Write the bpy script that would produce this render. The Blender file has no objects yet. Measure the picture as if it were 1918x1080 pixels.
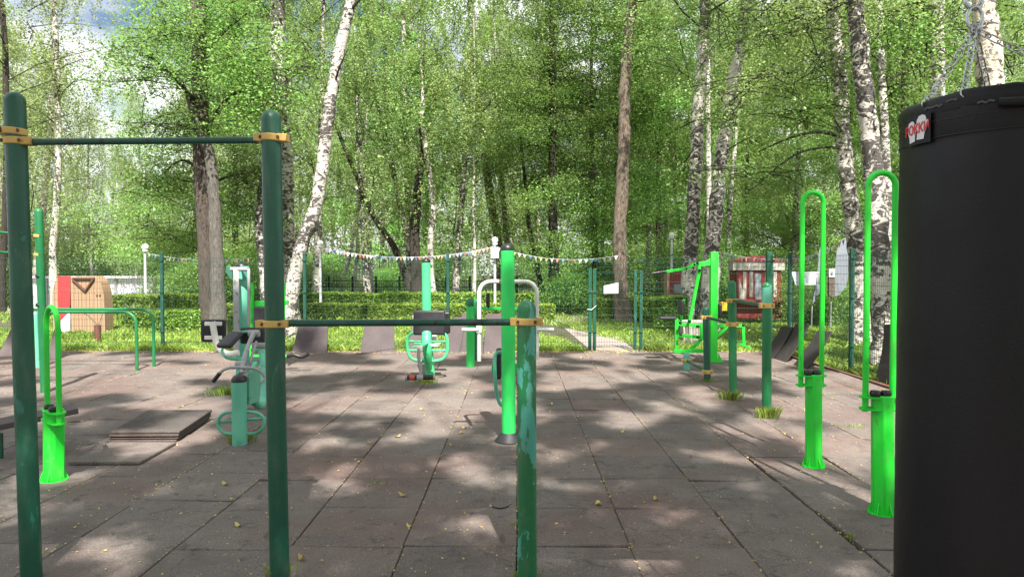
import bpy, math, random
import numpy as np
from mathutils import Vector, Matrix
R = math.radians
random.seed(7)
S = bpy.context.scene
COL = S.collection

# ------------------------------------------------------------------ camera
FPX, CXP, CYP, H = 1288.0, 959.0, 540.0, 1.5
PITCH, YAW = R(1.468), R(0.40)
cd = bpy.data.cameras.new('camera'); cam = bpy.data.objects.new('camera', cd); COL.objects.link(cam)
cd.sensor_width = 36; cd.lens = 36 * FPX / 1918.0; cd.clip_end = 600; cd.clip_start = 0.05
cam.location = (0, 0, H); cam.rotation_euler = (math.pi/2 - PITCH, 0, YAW)
S.camera = cam
_M = Matrix.Rotation(YAW, 3, 'Z') @ Matrix.Rotation(-PITCH, 3, 'X')
def ray(px, py):
    return _M @ Vector(((px-CXP)/FPX, 1.0, -(py-CYP)/FPX))
def P(px, py, Y):
    d = ray(px, py); t = Y / d.y
    return Vector((d.x*t, Y, H + d.z*t))
def G(px, py, z=0.0):
    d = ray(px, py); t = (z - H)/d.z
    return Vector((d.x*t, d.y*t, z))
def PZ(px, z, Y):
    d = ray(px, 507); t = Y/d.y
    return Vector((d.x*t, Y, z))

# ------------------------------------------------------------------ node helpers
class NT:
    def __init__(s, name):
        s.m = bpy.data.materials.new(name); s.m.use_nodes = True
        s.t = s.m.node_tree; s.n = s.t.nodes; s.l = s.t.links
        s.b = s.n['Principled BSDF']; s.out = s.n['Material Output']
        s.tc = s.n.new('ShaderNodeTexCoord')
    def coord(s, scale=(1,1,1), kind='Object', loc=(0,0,0)):
        mp = s.n.new('ShaderNodeMapping'); mp.inputs['Scale'].default_value = scale; mp.inputs['Location'].default_value = loc
        s.l.new(s.tc.outputs[kind], mp.inputs['Vector']); return mp.outputs['Vector']
    def noise(s, vec, scale, detail=4, rough=.55, dist=0):
        n = s.n.new('ShaderNodeTexNoise'); n.inputs['Scale'].default_value = scale; n.inputs['Detail'].default_value = detail
        n.inputs['Roughness'].default_value = rough; n.inputs['Distortion'].default_value = dist
        s.l.new(vec, n.inputs['Vector']); return n.outputs['Fac']
    def vor(s, vec, scale, feature='F1', out='Distance'):
        n = s.n.new('ShaderNodeTexVoronoi'); n.feature = feature; n.inputs['Scale'].default_value = scale
        s.l.new(vec, n.inputs['Vector']); return n.outputs[out]
    def ramp(s, fac, stops):
        r = s.n.new('ShaderNodeValToRGB'); e = r.color_ramp.elements
        while len(e) < len(stops): e.new(.5)
        for i, (p, c) in enumerate(stops):
            e[i].position = p; e[i].color = (c[0], c[1], c[2], 1) if hasattr(c, '__len__') else (c, c, c, 1)
        s.l.new(fac, r.inputs['Fac']); return r.outputs['Color']
    def mix(s, fac, a, b, mode='MIX'):
        m = s.n.new('ShaderNodeMix'); m.data_type = 'RGBA'; m.blend_type = mode
        for k, v in ((0, fac), (6, a), (7, b)):
            if isinstance(v, (int, float)): m.inputs[k].default_value = v
            elif isinstance(v, tuple): m.inputs[k].default_value = (v[0], v[1], v[2], 1)
            else: s.l.new(v, m.inputs[k])
        return m.outputs[2]
    def math(s, op, a, b=0.0):
        m = s.n.new('ShaderNodeMath'); m.operation = op
        for k, v in ((0, a), (1, b)):
            if isinstance(v, (int, float)): m.inputs[k].default_value = v
            else: s.l.new(v, m.inputs[k])
        return m.outputs[0]
    def col(s, v):
        if isinstance(v, tuple): s.b.inputs['Base Color'].default_value = (v[0], v[1], v[2], 1)
        else: s.l.new(v, s.b.inputs['Base Color'])
    def rough(s, v):
        if isinstance(v, (int, float)): s.b.inputs['Roughness'].default_value = v
        else: s.l.new(v, s.b.inputs['Roughness'])
    def bump(s, h, strength=.3, dist=.01):
        b = s.n.new('ShaderNodeBump'); b.inputs['Strength'].default_value = strength; b.inputs['Distance'].default_value = dist
        s.l.new(h, b.inputs['Height']); s.l.new(b.outputs['Normal'], s.b.inputs['Normal'])
    def island(s):
        g = s.n.new('ShaderNodeNewGeometry'); return g.outputs['Random Per Island']
    def objrand(s):
        g = s.n.new('ShaderNodeObjectInfo'); return g.outputs['Random']

def c8(r, g, b):
    f = lambda v: ((v/255+.055)/1.055)**2.4 if v > 10 else v/255/12.92
    return (f(r), f(g), f(b))

def paint(name, c, patch=None, th=.62, rough=.35, scale=9, wear=.5, dust=(.25,.22,.17)):
    """old enamel: slight tone drift, chipped patches that show an older coat, dust"""
    m = NT(name); v = m.coord()
    n1 = m.noise(v, 3, 5); base = m.mix(n1, tuple(x*.78 for x in c), tuple(min(1, x*1.18) for x in c))
    if patch:
        vs = m.coord((1.6, 1.6, .55)); n2 = m.noise(vs, scale, 6, .62, .6)
        f = m.ramp(n2, [(th-.012, 0.), (th+.012, 1.)]); base = m.mix(f, base, patch)
    n3 = m.noise(v, 55, 3); f3 = m.ramp(n3, [(.66, 0.), (.74, 1.)])
    base = m.mix(m.math('MULTIPLY', f3, .55*wear), base, dust)
    n4 = m.noise(m.coord((1,1,.25)), 22, 5); base = m.mix(m.math('MULTIPLY', m.ramp(n4, [(.5, 0.), (.75, 1.)]), .3*wear), base, dust)
    m.col(base); m.rough(m.ramp(n3, [(.3, rough), (.8, min(1, rough+.3))]))
    m.bump(m.noise(v, 40, 4), .12, .004)
    return m.m

def plain(name, c, rough=.6, metal=0, var=.2, scale=12, bump=.15):
    m = NT(name); v = m.coord(); n = m.noise(v, scale, 5)
    m.col(m.mix(n, tuple(x*(1-var) for x in c), tuple(min(1, x*(1+var)) for x in c)))
    m.rough(m.ramp(n, [(.3, max(.05, rough-.1)), (.7, min(1, rough+.12))])); m.b.inputs['Metallic'].default_value = metal
    if bump: m.bump(m.noise(v, scale*6, 3), bump, .004)
    return m.m

M = {}
M['dark'] = paint('dark_green_enamel', (.006, .080, .044), (.02, .16, .11), .66, .3)
M['darkp'] = paint('peeling_green_enamel', (.010, .14, .045), (.06, .30, .23), .575, .38, 7, .8)
M['mid'] = paint('mid_green_enamel', (.006, .15, .045), (.05, .26, .18), .68, .32)
M['bardk'] = paint('bar_green_enamel', (.006, .07, .045), (.03, .02, .022), .6, .3, 14)
M['yel'] = paint('yellow_clamp_enamel', (.58, .37, .10), (.22, .13, .05), .70, .45, 24, .6)
M['lime'] = paint('lime_green_enamel', (.012, .62, .03), (.008, .40, .02), .63, .36, 6, .7)
M['teal'] = paint('pale_teal_enamel', (.11, .42, .29), (.05, .30, .17), .62, .42, 8, .7)
M['mint'] = paint('mint_green_enamel', (.06, .50, .20), (.03, .36, .12), .64, .4, 6, .4)
M['bright'] = paint('bright_green_enamel', (.02, .55, .10), (.015, .42, .07), .64, .36, 3, .3)
M['grey'] = paint('grey_enamel', (.30, .30, .30), (.13, .13, .13), .62, .45, 12, .5)
M['wht'] = paint('white_enamel', (.70, .69, .64), (.45, .44, .40), .68, .4, 10, .4)
M['blk'] = plain('black_plastic', (.012, .012, .014), .38)
M['pad'] = plain('dark_vinyl_pad', (.015, .014, .018), .5, 0, .3, 6)
M['steel'] = plain('dull_steel', (.52, .53, .55), .3, .85)
M['rust'] = plain('rusty_steel', (.13, .06, .04), .8)
M['fence'] = paint('fence_green_coat', (.004, .06, .04), (.015, .13, .09), .62, .4)
M['wire'] = plain('fence_wire_green', (.012, .055, .042), .45, 0, .3)
M['conc'] = plain('pale_concrete', (.50, .48, .44), .9, 0, .2, 5, .4)
M['wood'] = None

# rubber tiles
def rubber(name, tiles=True, dk=1.):
    m = NT(name); v = m.coord(kind='Object')
    isl = m.island()
    base = m.ramp(isl, [(0., (.105, .085, .083)), (.2, (.15, .12, .112)), (.45, (.175, .15, .138)), (.6, (.13, .115, .11)), (.78, (.18, .125, .112)), (1., (.20, .172, .158))])
    n = m.noise(v, 2.2, 6, .65, .4); base = m.mix(m.ramp(n, [(.35, 0.), (.7, .75)]), base, (.25, .215, .195))
    nr = m.noise(m.coord((1, 1, 1), loc=(7, 3, 1)), .9, 4); base = m.mix(m.ramp(nr, [(.48, 0.), (.68, .55)]), base, (.17, .095, .082))
    nd = m.noise(v, 6, 6, .7, 1.5); base = m.mix(m.ramp(nd, [(.56, 0.), (.66, .7)]), base, (.06, .05, .048))
    gr = m.noise(v, 160, 2, .6); base = m.mix(m.ramp(gr, [(.34, .75), (.52, 0.)]), base, (.04, .035, .036))
    vo = m.n.new('ShaderNodeTexVoronoi'); vo.inputs['Scale'].default_value = 32; m.l.new(v, vo.inputs['Vector'])
    sp = m.ramp(vo.outputs['Distance'], [(.10, 1.), (.16, 0.)])
    sel = m.ramp(m.noise(v, 1.7, 3), [(.42, 0.), (.62, 1.)]); pick = m.ramp(m.math('FRACT', m.math('MULTIPLY', vo.outputs['Color'], 7.3)), [(.55, 0.), (.56, 1.)])
    base = m.mix(m.math('MULTIPLY', m.math('MULTIPLY', sp, sel), pick), base, (.46, .38, .24))
    dk *= .84
    if dk != 1: base = m.mix(1., base, (dk, dk*.97, dk*.93), 'MULTIPLY')
    m.col(base); m.rough(.88)
    m.bump(m.math('ADD', m.math('MULTIPLY', gr, .5), m.math('MULTIPLY', nd, .8)), .5, .006)
    return m.m
M['tile'] = rubber('worn_rubber_tile'); M['tiledk'] = rubber('stacked_rubber_tile', True, .55)
def matm():
    m = NT('brown_rubber_mat'); v = m.coord(); n = m.noise(v, 3, 6, .65)
    m.col(m.mix(n, (.04, .03, .032), (.12, .095, .095))); m.rough(.85); m.bump(m.noise(v, 90, 3), .4, .004); return m.m
M['mat'] = matm()
def soil():
    m = NT('soil_ground'); v = m.coord(); n = m.noise(v, 1.2, 7, .65)
    c = m.mix(m.ramp(n, [(.4, 0.), (.6, 1.)]), (.045, .085, .02), (.13, .10, .06)); m.col(m.mix(m.noise(v, 30, 4), c, (.05, .04, .028)))
    m.rough(.95); m.bump(m.noise(v, 25, 5), .6, .03); return m.m
M['soil'] = soil()
def pathm():
    m = NT('path_paving'); v = m.coord(); b = m.n.new('ShaderNodeTexBrick'); b.inputs['Scale'].default_value = 5
    b.inputs['Color1'].default_value = (.30, .25, .23, 1); b.inputs['Color2'].default_value = (.38, .33, .31, 1); b.inputs['Mortar'].default_value = (.1, .09, .08, 1)
    m.l.new(v, b.inputs['Vector']); m.col(m.mix(m.noise(v, 4, 5), b.outputs['Color'], (.24, .2, .17))); m.rough(.9); return m.m
M['path'] = pathm()

def birch(name, dark=.5, warm=0):
    m = NT(name)
    v = m.coord((1, 1, 1)); vs = m.coord((1.5, 1.5, 2.3))
    a = m.noise(vs, 3.4, 9, .68, 1.6); z = m.noise(v, 1.1, 3)
    th = .575 - .075*dark
    blk = m.ramp(m.math('ADD', a, m.math('MULTIPLY', m.math('SUBTRACT', z, .5), .5)), [(th, 0.), (th+.03, 1.)])
    l = m.noise(m.coord((2.5, 2.5, 20)), 2.4, 4, .6, .5); len_ = m.ramp(l, [(.60, 0.), (.65, 1.)])
    white = m.mix(m.noise(v, 5, 5), (.42+.08*warm, .38, .32-.06*warm), (.62, .585, .53-.10*warm))
    white = m.mix(m.math('MULTIPLY', len_, .8), white, (.10, .08, .07))
    dk = m.mix(m.noise(v, 30, 3), (.018, .016, .015), (.11, .095, .085))
    m.col(m.mix(blk, white, dk)); m.rough(.85); m.bump(m.math('ADD', blk, m.noise(vs, 14, 4)), .7, .03); return m.m
M['birch'] = birch('birch_bark', .95); M['birchd'] = birch('dark_birch_bark', 1.2); M['birchw'] = birch('warm_birch_bark', .3, .6); M['birchl'] = birch('clean_birch_bark', .45)
def bark(name, a, b):
    m = NT(name); vs = m.coord((3, 3, .7)); n = m.noise(vs, 7, 9, .75, 1.6)
    m.col(m.mix(m.ramp(n, [(.35, 0.), (.65, 1.)]), a, b)); m.rough(.95); m.bump(n, 1., .06); return m.m
M['bark'] = bark('brown_bark', (.03, .024, .019), (.155, .122, .098))
M['barkg'] = bark('grey_bark', (.06, .054, .046), (.22, .20, .172))
M['barkd'] = bark('dark_bark', (.015, .012, .010), (.075, .06, .048))
M['barko'] = bark('orange_bark', (.07, .052, .04), (.28, .22, .165))

def leafm(name, cols, trans=.5):
    if name.endswith('leaves') and 'fallen' not in name and 'hedge' not in name: cols = [(p, (min(.5, q[0]*1.48), min(.55, q[1]*1.5), q[2]*1.5)) for p, q in cols]
    m = NT(name); isl = m.island(); v = m.coord()
    c = m.ramp(isl, cols); n = m.noise(v, .55, 3)
    c = m.mix(m.ramp(n, [(.38, 0.), (.62, .75)]), c, tuple(x*1.3 for x in cols[-2][1]))
    orr = m.objrand(); hs = m.n.new('ShaderNodeHueSaturation'); m.l.new(c, hs.inputs['Color'])
    m.l.new(m.math('ADD', m.math('MULTIPLY', orr, .035), .484), hs.inputs['Hue'])
    m.l.new(m.math('ADD', m.math('MULTIPLY', orr, .4), .8), hs.inputs['Value']); c = hs.outputs['Color']
    m.col(c); m.rough(.42); m.b.inputs['Specular IOR Level'].default_value = .35
    tr = m.n.new('ShaderNodeBsdfTranslucent'); mx = m.n.new('ShaderNodeMixShader'); mx.inputs[0].default_value = trans
    t2 = m.mix(.5, c, (.30, .38, .09)); m.l.new(t2, tr.inputs['Color'])
    m.l.new(m.b.outputs[0], mx.inputs[1]); m.l.new(tr.outputs[0], mx.inputs[2]); m.l.new(mx.outputs[0], m.out.inputs['Surface']); return m.m
M['lf_birch'] = leafm('birch_leaves', [(0., (.06, .115, .035)), (.4, (.14, .21, .075)), (.85, (.22, .29, .11)), (1., (.38, .38, .18))])
M['lf_pale'] = leafm('pale_birch_leaves', [(0., (.11, .16, .07)), (.4, (.21, .26, .13)), (.8, (.30, .35, .18)), (1., (.42, .42, .24))])
M['lf_dark'] = leafm('linden_leaves', [(0., (.03, .075, .02)), (.4, (.065, .13, .035)), (.85, (.11, .19, .055)), (1., (.25, .27, .09))])
M['lf_maple'] = leafm('maple_leaves', [(0., (.04, .10, .024)), (.4, (.09, .19, .045)), (.88, (.16, .28, .07)), (1., (.32, .34, .12))])
M['lf_hedge'] = leafm('hedge_leaves', [(0., (.08, .17, .025)), (.4, (.16, .30, .04)), (.8, (.25, .42, .06)), (1., (.40, .46, .10))])
M['grass'] = leafm('grass_blades', [(0., (.09, .16, .025)), (.4, (.18, .29, .045)), (.8, (.27, .38, .06)), (1., (.42, .40, .15))], .3)
M['fallen'] = leafm('fallen_leaves', [(0., (.25, .16, .08)), (.5, (.40, .28, .14)), (.8, (.50, .42, .10)), (1., (.45, .15, .07))], .15)

# ------------------------------------------------------------------ mesh builder
class MB:
    def __init__(s): s.v = []; s.f = []
    def add(s, vs, fs):
        o = len(s.v); s.v += [Vector(v) for v in vs]; s.f += [tuple(i+o for i in f) for f in fs]; return s
    def box(s, c, d, rot=None):
        c = Vector(c); x, y, z = d[0]/2, d[1]/2, d[2]/2
        vs = [Vector((sx*x, sy*y, sz*z)) for sz in (-1, 1) for sy in (-1, 1) for sx in (-1, 1)]
        if rot is not None: vs = [rot @ v for v in vs]
        return s.add([c+v for v in vs], [(0,2,3,1), (4,5,7,6), (0,1,5,4), (2,6,7,3), (0,4,6,2), (1,3,7,5)])
    def beam(s, a, b, w, h, up=(0,0,1)):
        a, b = Vector(a), Vector(b); d = b-a; q = d.normalized(); u = Vector(up)
        if abs(q.dot(u)) > .98: u = Vector((0,1,0))
        x = q.cross(u).normalized(); z = x.cross(q)
        m = Matrix((x, q, z)).transposed()
        return s.box((a+b)/2, (w, d.length, h), m)
    def tube(s, pts, r, seg=12, caps=True, closed=False, smooth=0):
        pts = [Vector(p) for p in pts]
        if smooth: pts, r = spline(pts, smooth, closed, r)
        n = len(pts); rr = r if hasattr(r, '__len__') else [r]*n
        o = len(s.v); prev = None
        for i, p in enumerate(pts):
            if closed: t = pts[(i+1) % n] - pts[i-1]
            else: t = pts[min(i+1, n-1)] - pts[max(i-1, 0)]
            t.normalize()
            if prev is None:
                u = Vector((0,0,1)) if abs(t.z) < .9 else Vector((1,0,0)); x = t.cross(u).normalized()
            else: x = (prev - t*prev.dot(t)).normalized()
            prev = x; y = t.cross(x)
            for k in range(seg):
                a = 2*math.pi*k/seg; s.v.append(p + (x*math.cos(a) + y*math.sin(a))*rr[i])
        m = n if closed else n-1
        for i in range(m):
            for k in range(seg):
                a = o+i*seg+k; b = o+i*seg+(k+1) % seg; j = (i+1) % n
                s.f.append((a, b, o+j*seg+(k+1) % seg, o+j*seg+k))
        if caps and not closed:
            s.f.append(tuple(o+k for k in range(seg))[::-1]); s.f.append(tuple(o+(n-1)*seg+k for k in range(seg)))
        return s
    def lathe(s, prof, c=(0,0,0), seg=20, axis=None):
        c = Vector(c); o = len(s.v); m = axis or Matrix.Identity(3)
        for r, z in prof:
            for k in range(seg):
                a = 2*math.pi*k/seg; s.v.append(c + m @ Vector((r*math.cos(a), r*math.sin(a), z)))
        for i in range(len(prof)-1):
            for k in range(seg):
                s.f.append((o+i*seg+k, o+i*seg+(k+1) % seg, o+(i+1)*seg+(k+1) % seg, o+(i+1)*seg+k))
        s.f.append(tuple(o+k for k in range(seg))[::-1]); s.f.append(tuple(o+(len(prof)-1)*seg+k for k in range(seg)))
        return s
    def ball(s, c, r, seg=14, sz=1):
        k = 8; return s.lathe([(max(1e-4, r*math.sin(math.pi*i/k)), -r*sz*math.cos(math.pi*i/k)) for i in range(k+1)], c, seg)
    def prism(s, poly, a, b):
        """poly: list of points; extruded by vector a..b offsets"""
        a, b = Vector(a), Vector(b); n = len(poly); vs = [Vector(p)+a for p in poly] + [Vector(p)+b for p in poly]
        fs = [tuple(range(n))[::-1], tuple(range(n, 2*n))] + [(i, (i+1) % n, n+(i+1) % n, n+i) for i in range(n)]
        return s.add(vs, fs)
    def build(s, name, mat, parent=None, bevel=0, smooth=True, seg=2, local=False):
        off = Vector((0,0,0)) if local or parent is None else wloc(parent)
        me = bpy.data.meshes.new(name); me.from_pydata([tuple(v-off) for v in s.v], [], s.f); me.validate(); me.update()
        import bmesh
        bm = bmesh.new(); bm.from_mesh(me); bmesh.ops.recalc_face_normals(bm, faces=bm.faces); bm.to_mesh(me); bm.free()
        me.materials.append(mat)
        if smooth: me.shade_smooth(); me.set_sharp_from_angle(angle=R(38))
        o = bpy.data.objects.new(name, me); COL.objects.link(o)
        if parent: o.parent = parent
        if bevel:
            b = o.modifiers.new('bevel', 'BEVEL'); b.width = bevel; b.segments = seg; b.limit_method = 'ANGLE'; b.angle_limit = R(38)
        return o
def wloc(o):
    l = Vector((0,0,0))
    while o: l += o.location; o = o.parent
    return l
def spline(pts, k, closed=False, r=None):
    out = []; ro = []; n = len(pts); hr = hasattr(r, '__len__')
    for i in range(n if closed else n-1):
        if closed: p0, p1, p2, p3 = pts[i-1], pts[i], pts[(i+1) % n], pts[(i+2) % n]
        else: p0, p1, p2, p3 = pts[max(i-1,0)], pts[i], pts[i+1], pts[min(i+2, n-1)]
        for j in range(k):
            t = j/k
            out.append(.5*((2*p1) + (p2-p0)*t + (2*p0-5*p1+4*p2-p3)*t*t + (3*p1-p0-3*p2+p3)*t**3))
            if hr: ro.append(r[i]*(1-t) + r[(i+1) % n]*t)
    if not closed: out.append(pts[-1]); ro += [r[-1]] if hr else []
    return out, (ro if hr else r)
def tag(o, label=None, cat=None, group=None, kind=None):
    if label: o['label'] = label
    if cat: o['category'] = cat
    if group: o['group'] = group
    if kind: o['kind'] = kind
    return o
def thing(name, loc, label, cat, group=None):
    o = bpy.data.objects.new(name, None); COL.objects.link(o); o.location = loc; o.empty_display_size = .1
    return tag(o, label, cat, group)
def copy_tree(o, loc=None, rz=None, sc=None, parent=None):
    c = o.copy(); COL.objects.link(c); c.parent = parent
    if loc is not None: c.location = loc
    if rz is not None: c.rotation_euler = (0, 0, rz)
    if sc is not None: c.scale = (sc, sc, sc)
    for ch in o.children: copy_tree(ch, parent=c)
    return c
def quads(name, V, mat, parent=None, nv=4, loc=None):
    """V: (N,nv,3) array of separate faces"""
    n = len(V); me = bpy.data.meshes.new(name); me.vertices.add(n*nv); me.loops.add(n*nv); me.polygons.add(n)
    me.vertices.foreach_set('co', V.reshape(-1).astype(np.float32)); me.loops.foreach_set('vertex_index', np.arange(n*nv, dtype=np.int32))
    me.polygons.foreach_set('loop_start', np.arange(0, n*nv, nv, dtype=np.int32)); me.polygons.foreach_set('loop_total', np.full(n, nv, dtype=np.int32))
    me.update(calc_edges=True); me.materials.append(mat)
    o = bpy.data.objects.new(name, me); COL.objects.link(o)
    if parent: o.parent = parent
    if loc is not None: o.location = loc
    return o
def leaves(rng, pos, size, up=.5, asp=.62):
    n = len(pos); nm = rng.normal(size=(n,3)); nm /= np.linalg.norm(nm, axis=1)[:,None]; nm[:,2] = np.abs(nm[:,2]) + up
    nm[:,1] -= up*.35
    nm /= np.linalg.norm(nm, axis=1)[:,None]; t = rng.normal(size=(n,3)); a = np.cross(nm, t); a /= np.linalg.norm(a, axis=1)[:,None]
    b = np.cross(nm, a); s = (size*rng.uniform(.7, 1.3, n))[:,None]
    return np.stack([pos+a*s, pos+b*s*asp-a*s*.15, pos-a*s*.9, pos-b*s*asp-a*s*.15], 1)

# ------------------------------------------------------------------ crowns
def crown_birch(rng, h, rad, nl, strands, per, size, hang=(.5, 1.9), z0=0.):
    """weeping sprays along arching limbs; returns leaf positions and limb polylines"""
    pos = []; limbs = []
    for i in range(nl):
        t = (i+rng.random())/nl; z = h*t; az = rng.random()*2*math.pi
        L = rad*(.45+.75*math.sin(math.pi*min(1, t*.85+.18)))*(1-.55*t)*rng.uniform(.75, 1.25)
        d = np.array([math.cos(az), math.sin(az)]); rise = L*rng.uniform(.35, .75)
        pl = []
        for k in range(6):
            u = k/5; pl.append(np.array([d[0]*L*u, d[1]*L*u, z + rise*(1.6*u - 1.0*u*u)]) + (rng.normal(size=3)*.08*L*.3 if k else 0))
        limbs.append(pl)
        for s in range(strands):
            u = rng.uniform(.2, 1.02); k = min(4, int(u*5)); f = u*5-k; p = pl[k]*(1-f)+pl[k+1]*f + rng.normal(size=3)*np.array([.35,.35,.2])
            ln = rng.uniform(*hang); m = int(per*rng.uniform(.6, 1.3)); w = rng.random(m)
            drift = rng.normal(size=2)*.25
            q = p[None,:] + np.stack([w*drift[0]*ln, w*drift[1]*ln, -w*ln], 1) + rng.normal(size=(m,3))*np.array([.055,.055,.03])
            pos.append(q)
    pos = np.concatenate(pos); pos[:,2] += z0
    return pos, [[p+np.array([0,0,z0]) for p in l] for l in limbs]
def crown_broad(rng, h, rad, nl, clumps, per, size, z0=0.):
    pos = []; limbs = []
    for i in range(nl):
        t = (i+rng.random())/nl; z = h*t; az = rng.random()*2*math.pi
        L = rad*(.55+.6*math.sin(math.pi*min(1, t*.8+.15)))*(1-.45*t)*rng.uniform(.7, 1.25)
        d = np.array([math.cos(az), math.sin(az)]); rise = L*rng.uniform(.1, .5); pl = []
        for k in range(6):
            u = k/5; pl.append(np.array([d[0]*L*u, d[1]*L*u, z+rise*u-.25*L*u*u]) + (rng.normal(size=3)*.06*L if k else 0))
        limbs.append(pl)
        for s in range(clumps):
            u = rng.uniform(.25, 1.05); k = min(4, int(u*5)); f = u*5-k; p = pl[k]*(1-f)+pl[k+1]*f + rng.normal(size=3)*np.array([.4,.4,.22])
            m = int(per*rng.uniform(.5, 1.4)); rr = rng.uniform(.22, .5)
            q = p[None,:] + rng.normal(size=(m,3))*np.array([rr, rr, rr*.28]); q[:,2] -= .35*((q[:,0]-p[0])**2+(q[:,1]-p[1])**2)
            pos.append(q)
    pos = np.concatenate(pos); pos[:,2] += z0
    return pos, [[p+np.array([0,0,z0]) for p in l] for l in limbs]

def limb_mesh(mb, limbs, r0, off=(0,0,0), seg=5, skip=0):
    o = Vector(off)
    for i, l in enumerate(limbs):
        if skip and i % skip: continue
        n = len(l); mb.tube([Vector(p)+o for p in l], [r0*(1-.85*k/(n-1)) for k in range(n)], seg, False)
    return mb

VAR = {}
def variant(key, kind, seed, h, rad, nl, st, per, size, mat, barkm, z0, trunk_h, tr, hang=(.5,1.9)):
    rng = np.random.default_rng(seed)
    pos, limbs = (crown_birch(rng, h, rad, nl, st, per, size, hang, z0) if kind == 'b' else crown_broad(rng, h, rad, nl, st, per, size, z0))
    cr = leaves(rng, pos, size)
    root = bpy.data.objects.new('birch_tree' if kind == 'b' else 'broadleaf_tree', None); COL.objects.link(root)
    quads('crown', cr, mat, root)
    mb = MB(); npt = 9; px = rng.normal(size=2)*.02*trunk_h
    pts = [Vector((px[0]*math.sin(2.2*k/npt), px[1]*math.sin(2.8*k/npt), trunk_h*k/(npt-1))) for k in range(npt)]
    pts[0] = Vector((0,0,-.1)); rr = [tr*(1.25 if k == 0 else 1)*(1-.85*k/(npt-1)) for k in range(npt)]
    mb.tube(pts, rr, 10, True, False, 3)
    mb.build('trunk', barkm, root, local=True)
    lb = limb_mesh(MB(), limbs[::2], tr*.14, (0,0,0), 4); lb.build('limbs', M['barkd'], root, local=True)
    VAR[key] = root; root['used'] = 0
    return root
def place(key, loc, rz, sc, label, group=None, cat='tree'):
    o = VAR[key]
    if not o.get('used', 0): r = o; o['used'] = 1; r.location = loc; r.rotation_euler = (0,0,rz); r.scale = (sc,)*3
    else: r = copy_tree(o, loc, rz, sc)
    if 'used' in r and r is not o: del r['used']
    tag(r, label, cat, group); return r

# near, mid and far kinds
variant('bA', 'b', 11, 15, 3.4, 62, 16, 50, .042, M['lf_birch'], M['birch'], 4.0, 19, .16)
variant('bB', 'b', 12, 16, 3.8, 58, 16, 48, .042, M['lf_pale'], M['birchl'], 3.0, 19, .15, (.8, 2.8))
variant('bC', 'b', 13, 16, 3.4, 62, 15, 50, .042, M['lf_birch'], M['birchd'], 2.2, 18, .14, (.5, 1.6))
variant('lA', 'l', 21, 15, 4.0, 68, 18, 66, .042, M['lf_dark'], M['barkd'], 2.4, 16, .17)
variant('lB', 'l', 22, 13, 3.8, 64, 18, 68, .042, M['lf_maple'], M['bark'], 1.8, 14, .16)
variant('fA', 'b', 31, 20, 4.8, 64, 15, 40, .070, M['lf_birch'], M['birch'], 2.6, 23, .17, (.6, 2.2))
variant('fB', 'l', 32, 19, 5.0, 66, 17, 44, .078, M['lf_maple'], M['bark'], 1.6, 21, .2)
variant('fC', 'b', 33, 20, 5.0, 64, 15, 40, .070, M['lf_pale'], M['birchl'], 2.0, 23, .16, (.8, 3.))
variant('sh', 'l', 41, 1.9, 1.5, 26, 12, 46, .045, M['lf_maple'], M['bark'], .15, 1.7, .03)
variant('sd', 'l', 42, 2.2, 1.6, 26, 12, 46, .045, M['lf_dark'], M['barkd'], .15, 1.9, .03)
#@@SCENE
# ================================================================== LIGHT
SUN_DIR = Vector((.15, -.73, 1.0)).normalized()      # towards the sun: behind the viewer, a little to the right
EL = math.asin(SUN_DIR.z); AZ = math.atan2(SUN_DIR.x, SUN_DIR.y)
sd = bpy.data.lights.new('sun', 'SUN'); sun = bpy.data.objects.new('sun', sd); COL.objects.link(sun)
sd.energy = 5.0; sd.angle = R(.55); sd.color = (1., .955, .88)
sun.rotation_euler = SUN_DIR.to_track_quat('Z', 'Y').to_euler(); sun.location = SUN_DIR*60
W = bpy.data.worlds.new('World'); S.world = W; W.use_nodes = True; wt = W.node_tree
sk = wt.nodes.new('ShaderNodeTexSky'); sk.sky_type = 'NISHITA'; sk.sun_disc = False; sk.sun_elevation = EL; sk.sun_rotation = AZ
sk.air_density = 1.0; sk.dust_density = .6
bg = wt.nodes['Background']; bg.inputs['Strength'].default_value = .05
tc = wt.nodes.new('ShaderNodeTexCoord'); mp = wt.nodes.new('ShaderNodeMapping'); mp.inputs['Scale'].default_value = (1, 1, 2.2); mp.inputs['Location'].default_value = (.35, .1, .3)
wt.links.new(tc.outputs['Generated'], mp.inputs['Vector'])
nz = wt.nodes.new('ShaderNodeTexNoise'); nz.inputs['Scale'].default_value = 2.6; nz.inputs['Detail'].default_value = 8; nz.inputs['Roughness'].default_value = .55
wt.links.new(mp.outputs[0], nz.inputs['Vector'])
rp = wt.nodes.new('ShaderNodeValToRGB'); rp.color_ramp.elements[0].position = .37; rp.color_ramp.elements[1].position = .51
wt.links.new(nz.outputs['Fac'], rp.inputs['Fac'])
mx = wt.nodes.new('ShaderNodeMix'); mx.data_type = 'RGBA'; mx.inputs[7].default_value = (10.5, 10.7, 11.1, 1)
wt.links.new(rp.outputs[0], mx.inputs[0]); wt.links.new(sk.outputs[0], mx.inputs[6]); wt.links.new(mx.outputs[2], bg.inputs['Color'])
S.view_settings.view_transform = 'Standard'; S.view_settings.look = 'None'; S.view_settings.exposure = 1.46; S.view_settings.gamma = 1
S.cycles.max_bounces = 6; S.cycles.diffuse_bounces = 3; S.cycles.glossy_bounces = 2; S.cycles.transmission_bounces = 3; S.cycles.transparent_max_bounces = 4
S.cycles.use_denoising = True; S.cycles.sample_clamp_indirect = 4

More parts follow.
